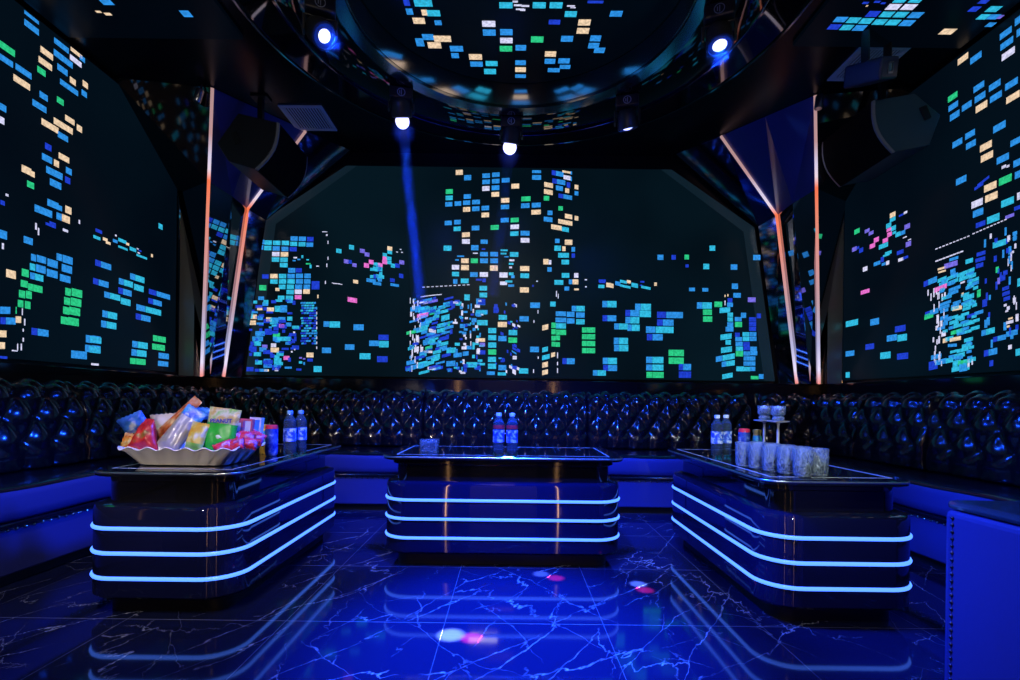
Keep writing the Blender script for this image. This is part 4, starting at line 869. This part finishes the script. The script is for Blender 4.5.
def sofa(loc, rz, L_, label, uoff=0.0, back=True, bd=0.585):
    r = empty('sofa', label, 'sofa', loc, rz, 'black tufted sofa units along the walls')
    seat_parts(r, L_, bd)
    if back:
        o = finish('backrest', back_mesh(L_, uoff=uoff), leather, parent=r, smooth=60); o.location = (0, bd, 0)
    return r
W_ = 1.545
sofa((-0.815, SB, 0), 0, W_, 'black button-tufted sofa unit behind the middle table')
sofa((-0.815 - W_, SB, 0), 0, W_, 'black button-tufted sofa unit on the rear wall between left and middle tables')
sofa((-0.815 + W_, SB, 0), 0, W_, 'black button-tufted sofa unit on the rear wall between middle and right tables')
# sides: local +y points to the wall
SXF = 2.385
sofa((-SXF, 0.6, 0), PI / 2, 2.74, 'long black tufted sofa unit on the left wall, nearest the camera', bd=0.45)
sofa((-SXF, 3.345, 0), PI / 2, SB - 3.345, 'short black tufted sofa unit on the left wall behind the snack tray', bd=0.45)
sofa((SXF, 3.40, 0), -PI / 2, 2.8, 'long black tufted sofa unit on the right wall, nearest the camera', bd=0.45)
sofa((SXF, SB, 0), -PI / 2, SB - 3.405, 'short black tufted sofa unit on the right wall behind the glasses', bd=0.45)
# corner units
for s, side in ((-1, 'left'), (1, 'right')):
    r = empty('corner_sofa', 'black tufted corner sofa unit in the %s rear corner under the light tubes' % side, 'sofa', (s * 2.66, 4.4, 0), 0, 'corner sofa units')
    # seat from the end of the straight unit to the side backrest
    xi, xo = 2.37, 2.84
    a, b_ = sorted((s * (xi - 2.66), s * (xo - 2.66)))
    bm = bmesh.new(); box(bm, a, b_, SB - 4.4 + 0.004, SB + 0.58 - 4.4, 0.31, SEAT_Z)
    finish('seat_cushion', bm, leather, parent=r, bevel=0.02)
    bm = bmesh.new(); box(bm, a, b_, SB - 4.4 + 0.02, SB + 0.58 - 4.4, 0.0, 0.308)
    finish('base', bm, seat_cloth, parent=r)
    o = finish('backrest', back_mesh(0.47), leather, parent=r, smooth=60)
    o.location = (a, SB + 0.585 - 4.4, 0)
    L2 = 0.84
    o = finish('backrest', back_mesh(L2), leather, parent=r, smooth=60)
    if s < 0:
        o.location = (2.66 - 2.835, SB - 4.4 + 0.004, 0); o.rotation_euler = (0, 0, PI / 2)
    else:
        o.location = (2.835 - 2.66, SB - 4.4 + 0.004 + L2, 0); o.rotation_euler = (0, 0, -PI / 2)
# upholstered block at the right edge
r = empty('upholstered_block', 'tall blue-lit upholstered block at the right edge, close to the camera', 'ottoman', (1.80, 1.16, 0))
bm = bmesh.new(); box(bm, -0.41, 0.41, -0.44, 0.44, 0.02, 0.60)
finish('body', bm, block_cloth, parent=r, bevel=0.02, segs=3)
bm = bmesh.new(); box(bm, -0.405, 0.405, -0.435, 0.435, 0.602, 0.63)
finish('top_panel', bm, mat('block_top', (0.02, 0.04, 0.06), 0.18, spec=1.0, coat=1.0), parent=r, bevel=0.012)
bm = bmesh.new()
beading(bm, 0.05, 0.59, 0.022, 0.006, lambda k: (-0.411, 0.405, k), lambda k, a, r: (r * math.cos(a), r * math.sin(a), 0))
finish('nailhead_trim', bm, mat('nail_dark', (0.05, 0.05, 0.08), 0.4, metal=1.0), parent=r, smooth=True)

# ------------------------------------------------------------------ tables
TOP = 0.615
def ringmesh(hx, hy, r, levels, n=8):
    """levels: (inset, z)"""
    bm = bmesh.new(); secs = []
    for ins, z in levels:
        secs.append([(x, y, z) for x, y in rrect(hx - ins, hy - ins, max(0.02, r - ins), n)])
    loft(bm, secs); return bm
def make_table(label):
    r = empty('low_table', label, 'table', (0, 0, 0), 0, 'black lounge tables with three blue light lines')
    hx, hy, rad = 0.670, 0.333, 0.15
    finish('plinth', ringmesh(hx, hy, rad, [(0.07, 0.0), (0.07, 0.075)]), plastic, parent=r, smooth=40)
    body_levels = [(0.015, 0.072), (0.0, 0.085), (0.0, 0.445), (0.006, 0.462), (0.03, 0.468)]
    finish('body', ringmesh(hx, hy, rad, body_levels), table_body, parent=r, smooth=40)
    finish('neck', ringmesh(hx, hy, rad, [(0.06, 0.466), (0.06, 0.562)]), gloss_black, parent=r, smooth=40)
    finish('under_slab', ringmesh(hx, hy, rad, [(0.045, 0.560), (0.035, 0.566), (0.035, 0.585), (0.039, 0.588)]), gloss_black, parent=r, smooth=40)
    finish('tabletop', ringmesh(hx + 0.012, hy - 0.013, 0.10, [(0.008, 0.589), (0.0, 0.593), (0.0, 0.608), (0.005, TOP)]), table_glass, parent=r, smooth=25)
    bm = bmesh.new(); secs = []
    for ins, z in ((0.001, 0.601), (-0.0025, 0.602), (-0.0025, 0.609), (0.001, 0.6105)):
        secs.append([(x, y, z) for x, y in rrect(hx + 0.012 - ins, hy - 0.013 - ins, 0.10 - ins, 8)])
    loft(bm, secs, cap=False); finish('glint_band', bm, edge_glint_m, parent=r, smooth=True)  # bright band added to imitate the highlight along the polished slab edge
    # metal inlay line set in the glass
    bm = bmesh.new(); a, b_, wd = hx - 0.07, hy - 0.075, 0.004
    for x0, x1, y0, y1 in ((-a, a, -b_ - wd, -b_ + wd), (-a, a, b_ - wd, b_ + wd), (-a - wd, -a + wd, -b_, b_), (a - wd, a + wd, -b_, b_)):
        box(bm, x0, x1, y0, y1, TOP - 0.002, TOP + 0.0006)
    finish('inlay', bm, inlay_m, parent=r)
    for z in (0.372, 0.268, 0.163):
        pr = [(0.002, z - 0.0085), (-0.005, z - 0.007), (-0.008, z), (-0.005, z + 0.007), (0.002, z + 0.0085)]
        bm = bmesh.new(); secs = []
        for ins, zz_ in pr:
            secs.append([(x, y, zz_) for x, y in rrect(hx - ins, hy - ins, rad - ins, 10)])
        loft(bm, secs, cap=False)
        finish('light_line', bm, strip_m, parent=r, smooth=True)
    return r
tm = make_table('low black table in the middle, before the rear sofa, carrying two red-banded bottles')
tm.location = (-0.035, 3.09, 0)
tl = copy_tree(tm); tl['label'] = 'low black table at left carrying the snack tray'
tl.location = (-1.485, 2.76, 0); tl.rotation_euler = (0, 0, PI / 2)
tr = copy_tree(tm); tr['label'] = 'low black table at right carrying the row of glasses'
tr.location = (1.41, 2.74, 0); tr.rotation_euler = (0, 0, PI / 2)

for tb, off in ((tl, -0.03), (tr, 0.03)):
    for ch in tb.children:
        if ch.name.split('.')[0] in ('tabletop', 'glint_band', 'inlay', 'under_slab'):
            ch.location.y += off

# ------------------------------------------------------------------ things on the tables
ZT = TOP + 0.001
def make_bottle(cap, label_mat, band=None):
    r = empty('water_bottle', '', 'bottle', (0, 0, ZT), 0, 'small plastic water bottles')
    bm = bmesh.new()
    prof = [(0.0, 0.0), (0.026, 0.0), (0.032, 0.006), (0.0325, 0.05), (0.030, 0.058), (0.0325, 0.066), (0.0325, 0.15), (0.030, 0.158), (0.0325, 0.166), (0.031, 0.185), (0.022, 0.205), (0.0135, 0.216), (0.013, 0.224), (0.0, 0.224)]
    lathe(bm, prof, 24, 0, (0, 0, 0), False, False)
    finish('body', bm, water, parent=r, smooth=50)
    bm = bmesh.new(); lathe(bm, [(0.0331, 0.075), (0.0331, 0.145)], 24, 0, (0, 0, 0), False, False)
    lab = finish('paper_label', bm, label_mat, parent=r, smooth=True)
    if band:
        bm = bmesh.new(); lathe(bm, [(0.0336, 0.152), (0.0330, 0.172)], 24, 0, (0, 0, 0), False, False)
        finish('band', bm, band, parent=r, smooth=True)
    bm = bmesh.new(); lathe(bm, [(0.0, 0.222), (0.0155, 0.222), (0.0155, 0.238), (0.014, 0.241), (0.0, 0.241)], 20, 0, (0, 0, 0), False, False)
    finish('cap', bm, cap, parent=r, smooth=40)
    return r
label_n = ramp_noise(mat('bottle_label_print', (0.03, 0.1, 0.6), 0.35), 40, [(0.40, (0.02, 0.05, 0.55)), (0.52, (0.06, 0.20, 0.8)), (0.58, (0.65, 0.72, 0.95))])
def place_b(src, x, y, lab, first=False):
    o = src if first else copy_tree(src)
    o.location = (x, y, ZT); o['label'] = lab; return o
b1 = make_bottle(capb, label_n)
place_b(b1, -1.200, 2.73, 'water bottle with blue label on the left table, the nearer of the pair', True)
place_b(b1, -1.183, 2.83, 'water bottle with blue label on the left table, the farther of the pair')
b2 = make_bottle(capw, label_n)
place_b(b2, 1.215, 2.93, 'water bottle with white cap on the right table, left one of the pair', True)
place_b(b2, 1.285, 2.97, 'water bottle with white cap on the right table, nearer the cans')
b3 = make_bottle(capw, label_n, label_r)
place_b(b3, -0.062, 2.84, 'red-banded water bottle on the middle table, the left one', True)
place_b(b3, 0.014, 2.82, 'red-banded water bottle on the middle table, the right one')

def make_can(h, r_, body, top, label):
    r = empty('drink_can', label, 'can', (0, 0, ZT), 0)
    bm = bmesh.new(); lathe(bm, [(0.0, 0.004), (r_ * 0.75, 0.0), (r_ * 0.92, 0.008), (r_, 0.022), (r_, h - 0.02)], 24, 0, (0, 0, 0), False, False)
    finish('body', bm, body, parent=r, smooth=50)
    bm = bmesh.new(); lathe(bm, [(r_, h - 0.02), (r_ * 0.98, h - 0.010), (r_ * 0.88, h), (r_ * 0.84, h), (r_ * 0.82, h - 0.006), (0.0, h - 0.006)], 24, 0, (0, 0, 0), False, False)
    finish('rim', bm, top, parent=r, smooth=40)
    return r
can_blue = ramp_noise(mat('can_blue', (0.02, 0.05, 0.4), 0.25, metal=0.3), 30, [(0.40, (0.02, 0.04, 0.38)), (0.60, (0.10, 0.20, 0.65)), (0.68, (0.6, 0.65, 0.8))])
red_m = mat('can_red', (0.75, 0.03, 0.06), 0.3)
c1 = make_can(0.165, 0.032, can_blue, red_m, 'tall blue drink can with red top on the left table beside the tray')
c1.location = (-1.275, 2.68, ZT)
c2 = make_can(0.165, 0.032, can_blue, red_m, 'tall blue drink can with red top on the right table behind the glasses'); c2.location = (1.36, 2.90, ZT)
def small_bottle(label, loc):
    r = empty('tonic_bottle', label, 'bottle', loc, 0, None)
    gm = MATS.get('tonic_gold') or mat('tonic_gold', (0.65, 0.38, 0.06), 0.3, metal=0.2)
    gr = MATS.get('tonic_green') or mat('tonic_green', (0.10, 0.55, 0.35), 0.35)
    bm = bmesh.new(); lathe(bm, [(0.0, 0.0), (0.024, 0.0), (0.026, 0.008), (0.026, 0.10), (0.022, 0.125), (0.019, 0.14)], 20, 0, (0, 0, 0), False, False)
    finish('body', bm, gm, parent=r, smooth=50)
    bm = bmesh.new(); lathe(bm, [(0.0268, 0.062), (0.0268, 0.098), (0.0225, 0.127)], 20, 0, (0, 0, 0), False, False)
    finish('paper_label', bm, gr, parent=r, smooth=True)
    bm = bmesh.new(); lathe(bm, [(0.020, 0.138), (0.022, 0.143), (0.022, 0.160), (0.0, 0.163)], 20, 0, (0, 0, 0), False, False)
    finish('cap', bm, gm, parent=r, smooth=40)
small_bottle('small gold bottle with green label on the left table behind the tray', (-1.355, 2.77, ZT))
small_bottle('small gold bottle with green label on the right table behind the glasses', (1.425, 2.88, ZT))

# glass napkin holder
r = empty('glass_holder', 'small clear glass holder on the left part of the middle table', 'glass holder', (-0.475, 2.98, ZT))
bm = bmesh.new()
loft(bm, [[(x, y, 0.0) for x, y in rrect(0.050, 0.035, 0.008, 3)], [(x, y, 0.074) for x, y in rrect(0.056, 0.04, 0.008, 3)], [(x, y, 0.074) for x, y in rrect(0.050, 0.034, 0.006, 3)], [(x, y, 0.010) for x, y in rrect(0.045, 0.030, 0.006, 3)]])
finish('body', bm, cut_glass, parent=r, smooth=40)
pm = mat('paper_white', (0.55, 0.72, 0.85), 0.7)
bm = bmesh.new()
for k in range(4): box(bm, -0.038, 0.038, -0.024, 0.024, 0.012 + k * 0.013, 0.019 + k * 0.013)
finish('napkins', bm, pm, parent=r)

# tumblers
def make_glass():
    bm = bmesh.new(); n = 28
    def rad(base, k): return base * (1.0 + (0.03 if k % 2 else -0.03))
    rings = []
    for base, z, flute in ((0.030, 0.0, 0), (0.034, 0.004, 0), (0.0365, 0.02, 1), (0.0385, 0.085, 1), (0.0388, 0.092, 0), (0.0395, 0.120, 0), (0.0372, 0.120, 0), (0.0355, 0.03, 0), (0.030, 0.016, 0)):
        rings.append([bm.verts.new(((rad(base, k) if flute else base) * math.cos(2 * PI * k / n), (rad(base, k) if flute else base) * math.sin(2 * PI * k / n), z)) for k in range(n)])
    for i in range(len(rings) - 1):
        for k in range(n):
            bm.faces.new((rings[i][k], rings[i][(k + 1) % n], rings[i + 1][(k + 1) % n], rings[i + 1][k]))
    bm.faces.new(list(reversed(rings[0]))); bm.faces.new(rings[-1])
    return finish('drinking_glass', bm, cut_glass, smooth=30)
g0 = make_glass(); first = True
ordn = ['nearest the camera', 'second from the camera', 'third from the camera', 'fourth from the camera', 'farthest from the camera']
for row, (xs, ys, dx, dy, n, nm) in enumerate(((1.262, 2.150, -0.026, 0.080, 5, 'inner'), (1.345, 2.175, -0.026, 0.080, 5, 'outer'))):
    for k in range(n):
        o = g0 if first else g0.copy()
        if not first: COL.objects.link(o)
        first = False
        o.location = (xs + dx * k, ys + dy * k, ZT); o.rotation_euler = (0, 0, k * 0.3 + row)
        tag(o, 'cut glass tumbler on the right table, %s row, %s' % ('left' if row == 0 else 'right', ordn[k]), 'glass', 'tumblers in two rows on the right table')

# tall candle holders behind the tumblers
for k, (x, y, hh, lab) in enumerate(((1.375, 2.70, 0.0, 'tall stemmed glass candle holder behind the tumblers, the left one'), (1.385, 2.58, 0.0, 'tall stemmed glass candle holder behind the tumblers, the right one'))):
    r = empty('candle_holder', lab, 'candle holder', (x, y, ZT))
    bm = bmesh.new(); lathe(bm, [(0.0, 0.0), (0.04, 0.0), (0.04, 0.006), (0.012, 0.014), (0.0075, 0.03), (0.006, 0.2 + hh), (0.010, 0.214 + hh), (0.0, 0.214 + hh)], 18, 0, (0, 0, 0), False, False)
    finish('stem', bm, mat('stem_metal', (0.60, 0.52, 0.42), 0.35, metal=0.3), parent=r, smooth=40)
    bm = bmesh.new(); lathe(bm, [(0.0, 0.211 + hh), (0.052, 0.219 + hh), (0.054, 0.223 + hh), (0.0, 0.220 + hh)], 24, 0, (0, 0, 0), False, False)
    finish('drip_tray', bm, mat('drip_tray_metal', (0.75, 0.68, 0.62), 0.4, metal=0.4), parent=r, smooth=40)
    bm = bmesh.new(); lathe(bm, [(0.0, 0.224 + hh), (0.026, 0.224 + hh), (0.03, 0.235 + hh), (0.024, 0.248 + hh), (0.034, 0.256 + hh), (0.036, 0.30 + hh), (0.033, 0.30 + hh), (0.030, 0.262 + hh), (0.0, 0.258 + hh)], 20, 0, (0, 0, 0), False, False)
    finish('cup', bm, cut_glass, parent=r, smooth=30)
    bm = bmesh.new(); bmesh.ops.create_uvsphere(bm, u_segments=14, v_segments=10, radius=0.02, matrix=Matrix.Translation((0, 0, 0.281 + hh)))
    finish('candle', bm, mat('candle_wax', (0.75, 0.85, 0.95), 0.4), parent=r, smooth=True)

# snack tray: scalloped rim
TX, TY = -1.482, 2.365
n = 120
bm = bmesh.new(); secs = []
def tray_ring(hx, hy, z, amp):
    raw = rrect(hx, hy, 0.05, 12); raw.append(raw[0]); out = []
    seg = [math.hypot(raw[i + 1][0] - raw[i][0], raw[i + 1][1] - raw[i][1]) for i in range(len(raw) - 1)]; tot = sum(seg)
    pts = []
    for k in range(200):
        d = tot * k / 200; i = 0
        while d > seg[i]: d -= seg[i]; i += 1
        t = d / seg[i] if seg[i] > 0 else 0
        pts.append((raw[i][0] + (raw[i + 1][0] - raw[i][0]) * t, raw[i][1] + (raw[i + 1][1] - raw[i][1]) * t))
    for k, (x, y) in enumerate(pts):
        wv = math.sin(2 * PI * k / len(pts) * 20)
        out.append((x, y, z + amp * wv))
    return out
loft(bm, [tray_ring(0.185, 0.105, 0.0, 0), tray_ring(0.20, 0.12, 0.004, 0), tray_ring(0.245, 0.160, 0.070, 0.004), tray_ring(0.262, 0.175, 0.079, 0.0065), tray_ring(0.260, 0.173, 0.083, 0.0065), tray_ring(0.242, 0.157, 0.076, 0.004), tray_ring(0.192, 0.112, 0.010, 0), tray_ring(0.180, 0.100, 0.008, 0)])
o = finish('serving_tray', bm, tray_m, smooth=40); o.location = (TX, TY, ZT)
tag(o, 'white rectangular serving tray with wavy rim, heaped with snacks', 'tray')

def print_mat(name, stops, scale, rough=0.3):
    return ramp_noise(mat(name, (0.5, 0.5, 0.5), rough, spec=0.5), scale, stops, 2)
def bag_bm(w_, h_, t_, seed, nx=12, nz=14, taper=0.0, zig=True):
    """stuffed pillow pack standing in XZ, thickness in Y"""
    rg = random.Random(seed); bm = bmesh.new(); fr, bk = [], []
    ph = rg.uniform(0, 6)
    for i in range(nx + 1):
        u = i / nx * 2 - 1; a, b_ = [], []
        for j in range(nz + 1):
            v = j / nz * 2 - 1
            pz = max(0.0, 1 - abs(v) ** 2.6 / 0.86 ** 2.6) if abs(v) < 0.86 else 0.0
            px_ = max(0.0, 1 - abs(u) ** 4)
            th = t_ / 2 * (pz ** 0.6) * (px_ ** 0.5) + 0.0012
            wr = 0.10 * math.sin(7 * u + 3 * v + ph) * th + 0.08 * math.sin(11 * v - 5 * u + ph) * th
            x = u * w_ / 2 * (1 - 0.06 * (1 - abs(v)) ) * (1 - taper * (v + 1) / 2)
            z = v * h_ / 2
            if zig and j in (0, nz): z += (0.002 if i % 2 else -0.002)
            a.append(bm.verts.new((x, -th - wr, z))); b_.append(bm.verts.new((x, th + wr * 0.6, z)))
        fr.append(a); bk.append(b_)
    for i in range(nx):
        for j in range(nz):
            bm.faces.new((fr[i][j], fr[i + 1][j], fr[i + 1][j + 1], fr[i][j + 1])); bm.faces.new((bk[i][j + 1], bk[i + 1][j + 1], bk[i + 1][j], bk[i][j]))
    for j in range(nz):
        bm.faces.new((fr[0][j + 1], bk[0][j + 1], bk[0][j], fr[0][j])); bm.faces.new((fr[nx][j], bk[nx][j], bk[nx][j + 1], fr[nx][j + 1]))
    for i in range(nx):
        bm.faces.new((fr[i][0], bk[i][0], bk[i + 1][0], fr[i + 1][0])); bm.faces.new((fr[i + 1][nz], bk[i + 1][nz], bk[i][nz], fr[i][nz]))
    return bm
def zones(bm, cuts):
    """assign material index by height (local z)"""
    for f in bm.faces:
        z = f.calc_center_median().z; mi = 0
        for k, c in enumerate(cuts):
            if z > c: mi = k + 1
        f.material_index = mi
def snack(name, cat, label, bm, mats, px, py, Y, rot, smooth=50):
    p = atY(px, py, Y)
    o = finish(name, bm, mats, smooth=smooth); o.location = p; o.rotation_euler = rot
    tag(o, label, cat, 'snacks heaped on the white tray'); return o
pk_blue = print_mat('pack_blue', [(0.40, (0.014, 0.072, 0.396)), (0.58, (0.043, 0.180, 0.576)), (0.66, (0.540, 0.590, 0.684))], 14)
pk_red = print_mat('pack_red', [(0.36, (0.324, 0.007, 0.011)), (0.56, (0.540, 0.022, 0.022)), (0.66, (0.252, 0.144, 0.036))], 16)
pk_or = print_mat('pack_orange', [(0.38, (0.576, 0.158, 0.022)), (0.55, (0.612, 0.324, 0.086)), (0.66, (0.576, 0.504, 0.360))], 30)
pk_beige = mat('pack_beige', (0.62, 0.55, 0.45), 0.35)
pk_rust = print_mat('pack_rust', [(0.38, (0.288, 0.050, 0.014)), (0.52, (0.518, 0.144, 0.036)), (0.64, (0.540, 0.360, 0.216))], 18)
pk_silver = add_bump(mat('pack_silver', (0.42, 0.40, 0.38), 0.3, metal=0.35), 20, 0.3, 0.01)
pk_cyan = print_mat('pack_cyan', [(0.40, (0.014, 0.086, 0.324)), (0.60, (0.072, 0.324, 0.540))], 16)
pk_yel = print_mat('pack_yellow', [(0.38, (0.576, 0.302, 0.022)), (0.52, (0.612, 0.468, 0.086)), (0.66, (0.612, 0.576, 0.396))], 24)
pk_lime = print_mat('pack_lime', [(0.40, (0.144, 0.360, 0.043)), (0.62, (0.360, 0.518, 0.180))], 20)
pk_green = mat('pack_green', (0.02, 0.42, 0.04), 0.3)
pk_cream = print_mat('pack_cream', [(0.40, (0.504, 0.324, 0.072)), (0.52, (0.576, 0.518, 0.288)), (0.64, (0.252, 0.468, 0.086))], 26)
pk_white = mat('box_white', (0.75, 0.68, 0.66), 0.4)
pk_pink = print_mat('pack_pink', [(0.40, (0.540, 0.014, 0.036)), (0.54, (0.576, 0.043, 0.108)), (0.60, (0.252, 0.043, 0.396)), (0.68, (0.576, 0.252, 0.432))], 40)
pk_boxblue = mat('box_blue', (0.05, 0.22, 0.75), 0.35)
pk_boxred = mat('box_red', (0.65, 0.10, 0.14), 0.4)
snack('snack_bag', 'snack bag', 'blue and white snack bag leaning over the left end of the tray', bag_bm(0.12, 0.085, 0.03, 1), pk_blue, 134, 423, 2.36, (0.3, -0.45, 0.1))
snack('snack_bag', 'snack bag', 'shiny red snack bag at the left front of the tray', bag_bm(0.155, 0.150, 0.05, 2, taper=0.75), pk_red, 146, 435, 2.30, (-0.2, 0.10, 0.0))
snack('snack_bag', 'snack bag', 'small orange snack bag at the left front corner of the tray', bag_bm(0.07, 0.08, 0.03, 3), pk_or, 130, 442, 2.33, (-0.2, 0.2, 0.1))
snack('snack_bag', 'snack bag', 'plain beige snack bag standing at the rear left of the tray', bag_bm(0.135, 0.17, 0.035, 4), pk_beige, 166, 431, 2.45, (0.1, -0.08, 0.0))
snack('snack_bag', 'snack bag', 'long rust-orange snack bag pointing up to the right, tallest in the tray', bag_bm(0.07, 0.285, 0.03, 5, taper=0.3), pk_rust, 176, 421, 2.38, (-0.12, 0.72, 0.05))
bm = bag_bm(0.10, 0.235, 0.045, 6); zones(bm, [0.075])
snack('snack_bag', 'snack bag', 'silver snack bag with blue top leaning in the middle of the tray', bm, [pk_silver, pk_cyan], 181, 430, 2.33, (-0.25, 0.55, 0.1))
snack('snack_bag', 'snack bag', 'crumpled blue snack bag lying behind the silver one', bag_bm(0.13, 0.06, 0.04, 16), pk_cyan, 200, 413, 2.42, (0.2, 0.08, 0.0))
bm = bag_bm(0.082, 0.135, 0.040, 7); zones(bm, [-0.025])
snack('snack_bag', 'snack bag', 'yellow crisp bag with green bottom in front of the silver bag', bm, [pk_lime, pk_yel], 197, 437, 2.30, (-0.2, 0.18, 0.0))
# green pouch with lettering
bm = bag_bm(0.145, 0.205, 0.04, 8, zig=False); zones(bm, [0.028, 0.06])
pch = snack('snack_pouch', 'snack pouch', 'tall green pouch with cream top and dark blue lettering', bm, [pk_green, pk_cream, pk_cream], 221.5, 430, 2.33, (-0.15, 0.12, 0.05))
fc = bpy.data.curves.new('lettering', 'FONT'); fc.body = 'PEANUT'; fc.size = 0.026; fc.align_x = 'CENTER'; fc.align_y = 'CENTER'; fc.extrude = 0.0008; fc.offset = 0.0009
fo = bpy.data.objects.new('lettering', fc)
COL.objects.link(fo)
dg = bpy.context.evaluated_depsgraph_get()
me = bpy.data.meshes.new_from_object(fo.evaluated_get(dg))
bpy.data.objects.remove(fo)
me.materials.clear(); me.materials.append(mat('letter_navy', (0.02, 0.02, 0.25), 0.4))
lo = bpy.data.objects.new('lettering', me); COL.objects.link(lo); lo.parent = pch
lo.location = (0.003, -0.0275, 0.040); lo.rotation_euler = (PI / 2, -0.12, 0); lo['label'] = 'dark blue word PEANUT'
bm = bmesh.new(); lathe(bm, [(0.0, 0.004), (0.018, 0.002), (0.024, 0.0)], 16, 0, (0, 0, 0), False, False)
lg = finish('picture', bm, mat('pack_picture', (0.6, 0.7, 0.6), 0.4), parent=pch, smooth=True); lg.location = (0.012, -0.0185, -0.035); lg.rotation_euler = (PI / 2, 0.3, 0); lg.scale = (1.0, 0.6, 1)
# small boxes
def card_box(px, py, Y, w_, h_, mats, label, rz):
    bm = bmesh.new(); box(bm, -w_ / 2, w_ / 2, -0.018, 0.018, -h_ / 2, h_ / 2, 0); box(bm, -w_ * 0.36, w_ * 0.36, -0.0188, -0.0178, -h_ * 0.36, h_ * 0.40, 1)
    snack('carton', 'carton', label, bm, mats, px, py, Y, (-0.08, 0.06, rz), smooth=30)
card_box(236.5, 432, 2.44, 0.066, 0.115, [pk_boxred, pk_white], 'white carton with red edges just right of the green pouch', 0.1)
card_box(247, 430.5, 2.47, 0.060, 0.115, [pk_boxred, pk_white], 'white carton with red edges standing beside the blue carton', 0.1)
card_box(256, 429.5, 2.50, 0.056, 0.12, [pk_white, pk_boxblue], 'blue-fronted white carton at the right end of the tray', 0.1)
for k, (px, py, Y, w_, h_, rz, lab) in enumerate((
    (223, 447, 2.275, 0.080, 0.050, 0.3, 'red wrapped sweet at the foot of the green pouch'),
    (236, 444, 2.285, 0.080, 0.055, -0.2, 'red and purple wrapped sweet between pouch and cartons, lying in front'),
    (233, 437, 2.345, 0.075, 0.050, 0.2, 'red and purple wrapped sweet leaning on the left red-edged carton'),
    (246, 437, 2.36, 0.078, 0.055, -0.1, 'red and purple wrapped sweet leaning on the right red-edged carton'),
    (249, 443, 2.31, 0.075, 0.050, 0.25, 'red wrapped sweet by the right front rim of the tray'),
    (257, 438, 2.39, 0.070, 0.060, 0.15, 'red wrapped sweet in front of the blue carton'))):
    snack('wrapped_sweet', 'sweet', lab, bag_bm(w_, h_, 0.030, 20 + k), pk_pink, px, py, Y, (-0.3, -0.4 + 0.17 * k, rz))
